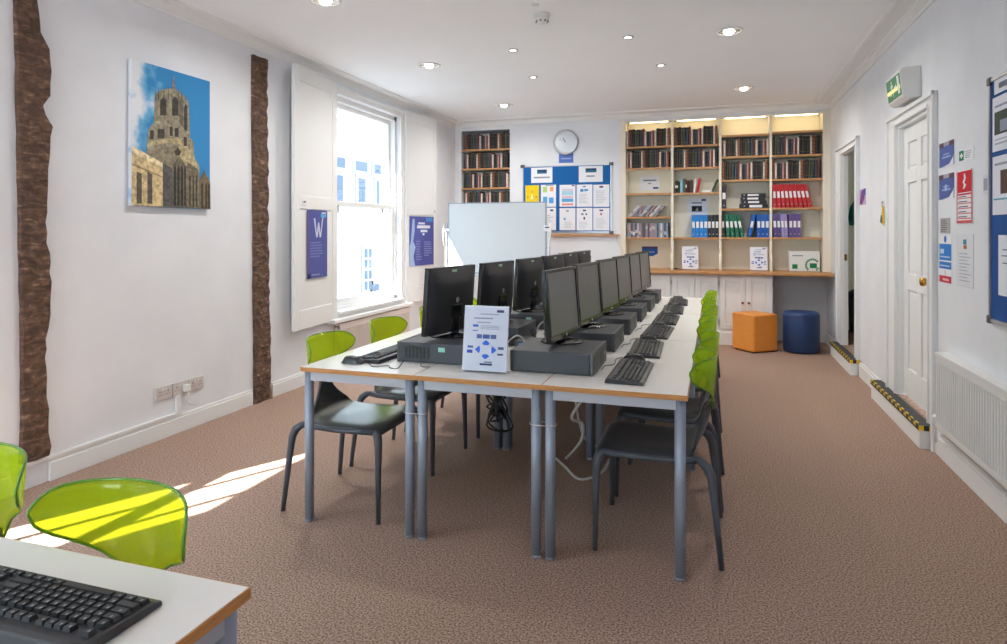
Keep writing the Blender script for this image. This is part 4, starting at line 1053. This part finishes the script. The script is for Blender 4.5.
def leaf(parent, y0, y1, z0, z1, x):
    mb = MB().use(M_gloss); s = .105; mid = (y0 + y1) / 2
    mb.box(x + .014, x + .04, y0, y1, z0, z1)
    for p, q in ((y0, y0 + s), (y1 - s, y1), (mid - .05, mid + .05)): mb.box(x, x + .014, p, q, z0, z1)
    zr = [(z0, z0 + .21), (z0 + .80, z0 + .92), (z0 + 1.60, z0 + 1.70), (z1 - .12, z1)]
    for p, q in zr:
        mb.box(x, x + .014, y0 + s, mid - .05, p, q); mb.box(x, x + .014, mid + .05, y1 - s, p, q)
    for (_, zb), (zt, _) in zip(zr, zr[1:]):
        for p, q in ((y0 + s, mid - .05), (mid + .05, y1 - s)):
            mb.box(x + .007, x + .014, p + .022, q - .022, zb + .022, zt - .022)
    o = mb.build('door_leaf', parent, bevel=.004)
    return o
lf = leaf(D1, 4.938, 5.698, .165, 2.187, 1.385)
k = MB().use(M_brass); k.lathe([(.026, 0), (.026, .004), (.010, .010), (.010, .028), (.024, .036), (.031, .052), (.026, .068), (.001, .074)], seg=24)
k.build('door_handle', lf, loc=(1.385, 5.02, 1.065), rot=(0, -PI / 2, 0))
a = door_unit(2, 7.23, 7.98, 2.25); a.box(XR, XR + .052, 7.97, 7.98, .15, 2.25); a.box(XR, XR + .052, 7.23, 7.24, .15, 2.25); a.box(XR, XR + .052, 7.24, 7.97, 2.235, 2.25)
D2 = struct(a, 'door_2', bevel=.003)
k = MB().use(M_brass); k.box(XR + .012, XR + .036, 7.962, 7.97, 1.08, 1.15); k.box(XR + .018, XR + .032, 7.95, 7.962, 1.10, 1.13); k.build('strike_plate', D2)
# raised thresholds inside the door openings
mb = MB().use(M_carpet); mb.box(XR, XR + 1.5, 4.915, 5.72, 0, .15); mb.box(XR, XR + 1.5, 7.0, 9.2, 0, .15); struct(mb, 'floor_landing')
def step(y0, y1, lab):
    r = thing('step', (0, 0, 0), 0, lab, 'step', 'door steps with hazard tape')
    xf = 1.262
    mb = MB().use(M_gloss); mb.box(xf, XR - .019, y0, y1, 0, .118); mb.build('riser', r, bevel=.003)
    mb = MB().use(M_carpet); mb.box(xf + .03, XR - .0005, y0 + .02, y1 - .02, .118, .146); mb.build('carpet_tread', r)
    mb = MB().use(M_tread); mb.box(xf - .006, xf + .075, y0 - .006, y1 + .006, .1465, .151); mb.build('tread_strip', r)
    mb = MB(); n = int((y1 - y0) / .055); L = (y1 - y0 + .012) / n
    for i in range(n):
        p = y0 - .006 + i * L; mb.use(M_yellow if i % 2 else M_tape)
        mb.add([(xf - .0075, p, .132), (xf - .0075, p + L, .132), (xf - .0075, p + L + .0, .150), (xf - .0075, p, .150)], [(0, 1, 2, 3)])
        mb.add([(xf - .0075, p, .150), (xf - .0075, p + L, .150), (xf + .012, p + L, .1525), (xf + .012, p, .1525)], [(0, 1, 2, 3)])
    for i in range(3):
        p = xf - .0075 + i * .03; mb.use(M_yellow if i % 2 == 0 else M_tape)
        mb.add([(p, y0 - .0075, .118), (p + .03, y0 - .0075, .118), (p + .03, y0 - .0075, .152), (p, y0 - .0075, .152)], [(0, 1, 2, 3)])
    mb.use(M_tape); mb.box(xf - .006, xf + .08, y0 - .006, y0, .118, .1465); mb.box(xf - .0065, xf, y0 - .006, y1, .118, .1465)
    mb.build('hazard_tape', r)
step(4.83, 6.19, 'white-fronted step with black and yellow tape at the closed door')
step(7.08, 8.22, 'white-fronted step with black and yellow tape at the open doorway')
# room seen through the second doorway
M_beige = mat('beige_wall', rgb(214, 204, 178), .9)
mb = MB().use(M_beige); mb.box(XR + 1.45, XR + 1.6, 6.2, 9.2, 0, C); mb.box(XR + .085, XR + 1.6, 6.1, 6.2, 0, C); mb.box(XR + .06, XR + 1.6, YB + .2, YB + .3, 0, C); struct(mb, 'wall_corridor')
def coat():
    r = thing('hanging_coat', (1.72, 9.10, 1.62), 0, 'teal garment hanging on the wall beyond the open doorway', 'coat')
    mb = MB().use(mat('teal_cloth', rgb(34, 140, 128), .9)); mb.lathe([(.001, .20), (.05, .18), (.10, .08), (.12, -.05), (.11, -.14), (.02, -.15)], 0, 0, 20); mb.build('coat_body', r)
    mb = MB().use(M_silver); mb.tube([(0, 0, .19), (0, .05, .23), (0, .145, .24)], .006, 8); mb.build('hook', r)
coat()
def bin_():
    r = thing('waste_bin', (1.72, 9.0, .15), 0, 'tall black bin seen through the open doorway', 'bin')
    mb = MB().use(M_black); mb.lathe([(.11, 0), (.125, .02), (.14, .46)], 0, 0, 28); mb.build('bin_body', r)
    mb = MB().use(M_blackg); mb.lathe([(.146, .461), (.146, .49), (.10, .53), (.001, .545)], 0, 0, 28); mb.build('bin_lid', r)
bin_()

# ------------------------------------------------------------------ right wall items
def on_right(ya, yb, z0, z1, els, label, cat='notice', base=(238, 240, 244), texts=(), name='mounted_notice', off=.001):
    return poster_on((XR - off, (ya + yb) / 2, (z0 + z1) / 2), -PI / 2, abs(ya - yb), z1 - z0, els, label, cat, None, texts, base, name)
bird = [('r', (0, .80, .32, 1), (92, 70, 80)), ('r', (.32, .84, .7, 1), (170, 160, 176)), ('r', (.7, .8, 1, 1), (100, 74, 90)), ('p', [(0, 0), (.25, 0), (.7, .06), (.95, .3), (1, .42), (1, 0)], (236, 238, 244)), ('r', (.2, .34, .8, .42), (150, 170, 216)), ('r', (.3, .48, .7, .53), (160, 176, 216))]
on_right(4.74, 4.48, 1.80, 1.948, bird, 'upper of two blue rounded posters between the door and the red notice', 'poster', (86, 104, 168), name='poster')
on_right(4.743, 4.48, 1.60, 1.752, bird + [('c', (.48, .45, .022, 14), (170, 190, 226))], 'lower of two blue rounded posters between the door and the red notice', 'poster', (84, 100, 164), name='poster')
on_right(4.40, 4.17, 1.797, 1.872, [('r', (.04, .12, .36, .88), (24, 130, 100)), ('r', (.16, .3, .24, .7), (240, 244, 242)), ('r', (.09, .43, .31, .57), (240, 244, 242))] + lines(.44, .9, .2, .8, 4, (180, 186, 200), 6), 'small first aid sign with green cross above the red notice', 'sign')
flame = [('r', (.06, .58, .94, .98), (206, 40, 52)), ('p', [(.40, .64), (.52, .66), (.62, .72), (.50, .76), (.60, .84), (.54, .93), (.46, .93), (.48, .84), (.38, .78), (.46, .72)], (238, 240, 244)), ('r', (.06, .53, .94, .56), (206, 40, 52))]
for i in range(5): flame += [('r', (.06, .46 - i * .095, .94, .475 - i * .095), (206, 60, 70)), ('r', (.12, .49 - i * .095, .12 + .5 + .06 * (i % 3), .51 - i * .095), (110, 112, 124))]
flame += [('r', (0, 0, 1, .05), (214, 92, 98)), ('r', (0, 0, .05, 1), (214, 92, 98)), ('r', (.95, 0, 1, 1), (214, 92, 98))]
on_right(4.426, 4.19, 1.45, 1.75, flame, 'red and white fire action notice on the door wall', 'sign')
on_right(4.72, 4.547, 1.39, 1.485, lines(.08, .9, .08, .92, 7, (120, 118, 122), 7, .5), 'small grey printed card below the blue rounded posters', base=(176, 174, 174))
on_right(4.74, 4.516, 1.087, 1.375, [('c', (.5, .93, .022, 20), (50, 104, 196)), ('r', (.02, .48, .98, .83), (54, 126, 206)), ('r', (.02, .30, .98, .45), (54, 126, 206)), ('r', (.02, .01, .98, .15), (200, 52, 66)), ('r', (.48, .15, .52, .27), (220, 120, 130)), ('r', (.1, .62, .4, .72), (190, 214, 240)), ('r', (.1, .54, .85, .57), (180, 206, 238)), ('r', (.1, .35, .85, .38), (180, 206, 238)), ('r', (.3, .05, .8, .10), (236, 180, 186))], 'blue mandatory and red warning safety notice beside the door knob', 'sign')
on_right(4.426, 4.175, 1.09, 1.387, [('r', (.40, .80, .60, .90), (70, 140, 180)), ('r', (.42, .72, .62, .79), (176, 110, 60))] + lines(.15, .9, .08, .66, 9, (176, 180, 192), 8, .25) + [('r', (0, 0, 1, .006), (190, 194, 204)), ('r', (0, 0, .012, 1), (190, 194, 204))], 'white certificate with small coloured crest under the red notice', base=(226, 228, 234))
on_right(4.035, 3.935, 1.595, 1.70, [('r', (.1, .2, .6, .8), (170, 174, 190))], 'small pale tag stuck beside the edge of the blue board', base=(222, 224, 234), off=.003)
on_right(7.09, 6.83, 1.655, 1.805, [('p', [(0, .1), (.4, 0), (.9, .5), (.6, .6), (1, 1), (.3, .9)], (128, 66, 130)), ('p', [(.5, .5), (1, .6), (1, 1), (.7, 1)], (90, 80, 170))], 'small purple picture card between the two doorways', 'picture card', base=(196, 170, 206), name='picture_card')
def lanyard():
    r = thing('hanging_key_tag', (XR - .004, 6.155, 1.56), -PI / 2, 'yellow and black key tag hanging between the two doorways', 'key tag')
    mb = MB().use(M_silver); mb.tube([(0, -.005, .085), (-.004, -.012, .07), (.004, -.01, .05)], .004, 6); mb.lathe([(.006, 0), (.010, .012), (.001, .016)], axis='y', seg=10, cz=.085); mb.build('hook', r)
    mb = MB().use(M_yellow); mb.prism([(-.03, -.03), (.0, .06), (.025, .05), (.03, -.10), (-.01, -.10)], 'y', -.010, -.004); mb.build('tag_body', r)
    mb = MB().use(paper(110, 112, 120)); mb.prism([(-.05, -.08), (-.02, -.02), (.02, -.05), (.0, -.09)], 'y', -.016, -.011); mb.build('key', r)
lanyard()
def switch():
    r = thing('light_switch', (XR, 8.33, 1.575), -PI / 2, 'white light switch on the wall by the open doorway', 'light switch')
    mb = MB().use(M_white); mb.box(-.043, .043, -.009, 0, -.043, .043); mb.build('face_plate', r, bevel=.003)
    mb = MB().use(M_white); mb.box(-.012, .012, -.014, -.009, -.02, .02); mb.build('rocker_switch', r)
switch()
def rboard():
    y1, y0, z0, z1 = 3.925, 2.35, .945, 2.175
    r = thing('noticeboard', (XR, (y0 + y1) / 2, (z0 + z1) / 2), -PI / 2, 'large blue noticeboard above the long radiator on the door wall', 'noticeboard')
    w, h = (y1 - y0) / 2, (z1 - z0) / 2
    mb = MB().use(mat('blue_felt', rgb(14, 98, 168), .9)); mb.use(mat('navy_felt', rgb(22, 78, 148), .9)); mb.box(-w + .01, w - .01, -.012, -.001, -h + .01, h - .01); mb.build('felt_panel', r)
    f = MB().use(M_silver)
    for a in ((-w, w, h - .018, h), (-w, w, -h, -h + .018), (-w, -w + .018, -h, h), (w - .018, w, -h, h)): f.box(a[0], a[1], -.02, -.001, a[2], a[3])
    f.build('frame', r)
    for sx in (-1, 1):
        for sz in (-1, 1):
            c = MB().use(M_casef); cx = sx * (w - .012); cz = sz * (h - .012); c.box(cx - .018, cx + .018, -.026, -.0005, cz - .020, cz + .020); c.build('corner_cap', r, bevel=.004)
rboard()
ph = [('r', (.08, .30, .92, .72), (74, 84, 70)), ('r', (.3, .34, .6, .55), (150, 156, 176)), ('r', (.1, .80, .6, .84), (160, 164, 180)), ('r', (.1, .12, .9, .15), (170, 176, 190)), ('r', (.1, .2, .9, .22), (170, 176, 190))]
def inboard(ya, yb, z0, z1, els, lab, base=(232, 234, 244)):
    on_right(ya, yb, z0, z1, els, lab, 'notice', base, off=.0135)
inboard(3.86, 3.64, 2.085, 2.155, [('r', (.25, .3, .8, .7), (110, 116, 130))], 'white strip label at the top edge of the large blue board')
inboard(3.88, 3.58, 1.80, 2.07, ph, 'white page with greenish photograph, topmost on the large blue board')
inboard(3.88, 3.60, 1.485, 1.775, [('r', (.34, .35, .9, .75), (92, 70, 64)), ('r', (.05, .25, .95, .28), (110, 170, 200)), ('r', (.1, .84, .7, .88), (160, 164, 180))], 'white page with brown photograph in the middle of the large blue board')
inboard(3.81, 3.56, 1.09, 1.385, [('r', (.2, .75, .6, .77), (120, 124, 150)), ('r', (.16, .65, .5, .67), (120, 124, 150)), ('r', (.2, .53, .6, .55), (120, 124, 150))], 'white typed page low on the large blue board')
def exit_sign():
    y0, y1 = 5.13, 5.52; zc = 2.43
    r = thing('exit_sign', (XR, (y0 + y1) / 2, zc), -PI / 2, 'green running-man emergency exit light box above the closed door', 'exit sign')
    w = (y1 - y0) / 2
    mb = MB().use(M_white); mb.prism([(0, -.105), (-.08, -.110), (-.108, -.09), (-.128, .085), (-.118, .105), (0, .11)], 'x', -w, w); mb.build('housing', r, bevel=.005)
    # face plane between (-.108,-.09) and (-.128,.085)
    def F(u, v, d=.0015): t = (v + .09) / .175; return (u, -.108 - .02 * t - d, v)
    g = MB().use(mat('exit_green', rgb(20, 130, 84), .4)); 
    g.add([F(-w + .012, -.078), F(w - .012, -.078), F(w - .012, .076), F(-w + .012, .076)], [(0, 1, 2, 3)])
    g.use(mat('exit_lit_band', rgb(226, 214, 120), .4, emis=(.9, .8, .3, 1), es=.35)); g.add([F(-w + .012, -.030, .002), F(w - .03, -.030, .002), F(w - .03, -.002, .002), F(-w + .012, -.002, .002)], [(0, 1, 2, 3)])
    g.build('sign_face', r, fix=False)
    p = MB().use(paper(226, 238, 230))
    def poly(pts): p.add([F(a, b, .003) for a, b in pts], [tuple(range(len(pts)))])
    poly([(.10, -.06), (.15, -.06), (.15, .065), (.10, .065)])      # door
    c = (-.045, .048); poly([(c[0] + .011 * math.cos(2 * PI * i / 12), c[1] + .011 * math.sin(2 * PI * i / 12)) for i in range(12)])
    poly([(-.055, .032), (-.03, .036), (-.035, -.01), (-.06, -.012)])
    poly([(-.03, .034), (-.004, .012), (-.010, .006), (-.034, .022)]); poly([(-.054, .030), (-.085, .014), (-.082, .006), (-.056, .018)])
    poly([(-.038, -.008), (-.012, -.03), (-.012, -.06), (-.022, -.06), (-.024, -.034), (-.05, -.014)]); poly([(-.048, -.012), (-.07, -.040), (-.10, -.044), (-.10, -.034), (-.076, -.030), (-.060, -.008)])
    poly([(.02, .008), (.055, .008), (.055, .024), (.082, 0), (.055, -.024), (.055, -.008), (.02, -.008)])
    p.build('running_man_symbol', r, fix=False)
exit_sign()

# ------------------------------------------------------------------ ceiling fittings and lamps
def lamp_light(name, parent, loc, energy, size, col, spread=PI * .9):
    l = bpy.data.lights.new(name, 'AREA'); l.shape = 'DISK'; l.size = size; l.energy = energy; l.color = col; l.spread = spread
    o = bpy.data.objects.new(name, l); COL.objects.link(o); o.parent = parent; o.location = loc
    return o
def downlight(x, y, R, lab, grp, es, energy):
    r = thing('ceiling_light', (x, y, C), 0, lab, 'ceiling light', grp)
    mb = MB().use(M_silver if R < .06 else M_white); mb.lathe([(R * .72, -.001), (R * .78, -.010), (R * .95, -.008), (R, 0)], 0, 0, 32); mb.build('trim_ring', r)
    q = MB().use(mat('lamp_glow', (1, 1, 1, 1), .5, emis=(1, .95, .86, 1), es=9))
    if R > .06: q.lathe([(.001, -.030), (.025, -.026), (.04, -.012), (.045, -.0005)], 0, 0, 20)
    else: q.lathe([(.001, -.004), (R * .6, -.003)], 0, 0, 16)
    q.build('bulb', r)
    if R > .06:
        q = MB().use(mat('reflector', rgb(210, 208, 196), .2, .6)); q.lathe([(.046, -.0012), (R * .73, -.0045)], 0, 0, 24); q.build('reflector', r)
    lamp_light('lamp', r, (0, 0, -.036 if R > .06 else -.008), energy, R * 1.0, (1, .96, .90))
for x, y, lab in ((-2.51, 3.84, 'large recessed ceiling light above the timber posts, cut by the frame'), (-2.557, 5.634, 'large recessed ceiling light in front of the window'), (-2.482, 7.708, 'large recessed ceiling light above the whiteboard'),
                  (.112, 5.397, 'large recessed ceiling light above the aisle, nearer the camera'), (.312, 7.60, 'large recessed ceiling light above the aisle, nearer the bookcase'), (0.05, 3.4, 'large recessed ceiling light above the near aisle'), (-2.5, 1.6, 'large recessed ceiling light above the nearest table')):
    if (x, y) in ((0.05, 3.4), (-2.5, 1.6)): continue
    downlight(x, y, .112, lab, 'large ceiling lights', 9, 9)
for x, y, lab in ((-1.654, 5.39, 'small spotlight nearest the smoke detector on its window side'), (-1.75, 6.397, 'small spotlight over the window-side monitors, farther pair'), (-.66, 5.314, 'small spotlight over the aisle-side monitors, nearer pair'), (-.476, 6.306, 'small spotlight over the aisle-side monitors, farther pair')):
    downlight(x, y, .046, lab, 'small ceiling spotlights', 9, 2.5)
r = thing('smoke_detector', (-1.18, 4.56, C), 0, 'white smoke detector on the ceiling above the monitors', 'smoke detector')
mb = MB().use(M_white); mb.lathe([(.058, 0), (.058, -.022), (.046, -.026)], 0, 0, 28); mb.build('base', r)
mb = MB().use(M_white); mb.lathe([(.046, -.0255), (.047, -.045), (.036, -.066), (.001, -.070)], 0, 0, 28); mb.build('sensor_head', r)
mb = MB().use(M_tape)
for i in range(8):
    a = 2 * PI * i / 8; mb.box(.043 * math.cos(a) - .005, .043 * math.cos(a) + .005, .043 * math.sin(a) - .005, .043 * math.sin(a) + .005, -.060, -.052)
mb.build('vent', r)
mb = MB().use(M_white); mb.lathe([(.03, 0), (.028, -.006), (.001, -.008)], 0, 0, 20)  # plain round cap on the ceiling
tag(mb.build('ceiling_cap', loc=(-1.174, 4.35, C)), 'small round white cap on the ceiling beside the smoke detector', 'ceiling cap')

# ------------------------------------------------------------------ outside the window
def facade():
    r = thing('building', (-10, 16, -4), 0, 'pale building across the street seen through the window', 'building')
    M = mat('render_white', rgb(112, 112, 110), .9)
    mb = MB().use(M); mb.box(-3, 0, -40, 70, 0, 11); mb.build('facade_wall', r)
    gl = mat('dark_pane', rgb(54, 60, 70), .8, spec=.1)
    def win(y0, y1, z0, z1, nx, nz, blind=0):
        f = MB().use(M); f.box(0, .05, y0 - .08, y1 + .08, z0 - .08, z1 + .08); fo = f.build('window_frame', r)
        p = MB()
        for i in range(nx):
            for j in range(nz):
                a, b = y0 + (y1 - y0) * i / nx + .03, y0 + (y1 - y0) * (i + 1) / nx - .03; c, d = z0 + (z1 - z0) * j / nz + .03, z0 + (z1 - z0) * (j + 1) / nz - .03
                p.use(gl); p.box(.05, .056, a, b, c, d)
        p.build('pane', fo)
    for y0, y1 in ((-.5, .25), (.75, 1.5), (1.85, 2.35), (-5, -4.2), (-3.5, -2.7), (4, 4.8)):
        win(y0, y1, 7.15, 7.50, 1, 1); win(y0 + .15, y1 - .12, 6.1, 7.0, 1, 1)
    win(1.25, 1.75, 3.6, 4.9, 2, 4)
    win(1.7, 2.2, 3.2, 3.8, 1, 1)
    mb = MB().use(M); mb.box(0, .06, -40, 70, 5.1, 5.22); mb.build('string_course', r)
facade()
mb = MB().use(noisy('asphalt', rgb(120, 120, 122), rgb(140, 140, 142), 5, .9)); mb.box(-30, -4.2, -40, 95, -4.1, -4.0)
struct(mb, 'ground_street')

# ------------------------------------------------------------------ light
w = bpy.data.worlds.new('World'); scn.world = w; w.use_nodes = True
bg = w.node_tree.nodes['Background']; bg.inputs['Color'].default_value = (.72, .87, 1.0, 1); bg.inputs['Strength'].default_value = 10.0
sun = bpy.data.lights.new('sun', 'SUN'); sun.energy = 30; sun.angle = .009; sun.color = (1, .97, .92)
so = bpy.data.objects.new('sun', sun); COL.objects.link(so)
d = Vector((.55, 1.03, -1)).normalized(); so.rotation_euler = d.to_track_quat('-Z', 'Y').to_euler()
def portal(loc, rot, sx, sy):
    l = bpy.data.lights.new('daylight_portal', 'AREA'); l.shape = 'RECTANGLE'; l.size = sx; l.size_y = sy
    l.cycles.is_portal = True
    o = bpy.data.objects.new('daylight_portal', l); COL.objects.link(o); o.location = loc; o.rotation_euler = rot
for y in ((WY0 + WY1) / 2, (VY0 + VY1) / 2, -1.2): portal((-3.81, y, (WZ0 + WZ1) / 2), (0, -PI / 2, 0), WZ1 - WZ0, WY1 - WY0)
portal((-2.525, YN - .28, 1.65), (PI / 2, 0, 0), 1.65, 2.3)

# ------------------------------------------------------------------ camera
cam = bpy.data.cameras.new('camera'); co = bpy.data.objects.new('camera', cam); COL.objects.link(co)
f = 652.0
cam.sensor_width = 36; cam.lens = f / 1007 * 36; cam.shift_y = -(322 - 231) / 1007
cam.clip_start = .05; cam.clip_end = 200
co.location = (0, 0, 1.405); co.rotation_euler = (PI / 2, 0, math.atan(210.5 / 652))
scn.camera = co
vs = scn.view_settings; vs.view_transform = 'Standard'; vs.look = 'None'; vs.gamma = 1; vs.exposure = 0.80; vs.use_curve_mapping = False
scn.cycles.max_bounces = 10; scn.cycles.diffuse_bounces = 6; scn.cycles.transparent_max_bounces = 16; scn.cycles.sample_clamp_indirect = 4
scn.cycles.use_denoising = True; scn.cycles.use_adaptive_sampling = False
scn.cycles.caustics_reflective = False; scn.cycles.caustics_refractive = False
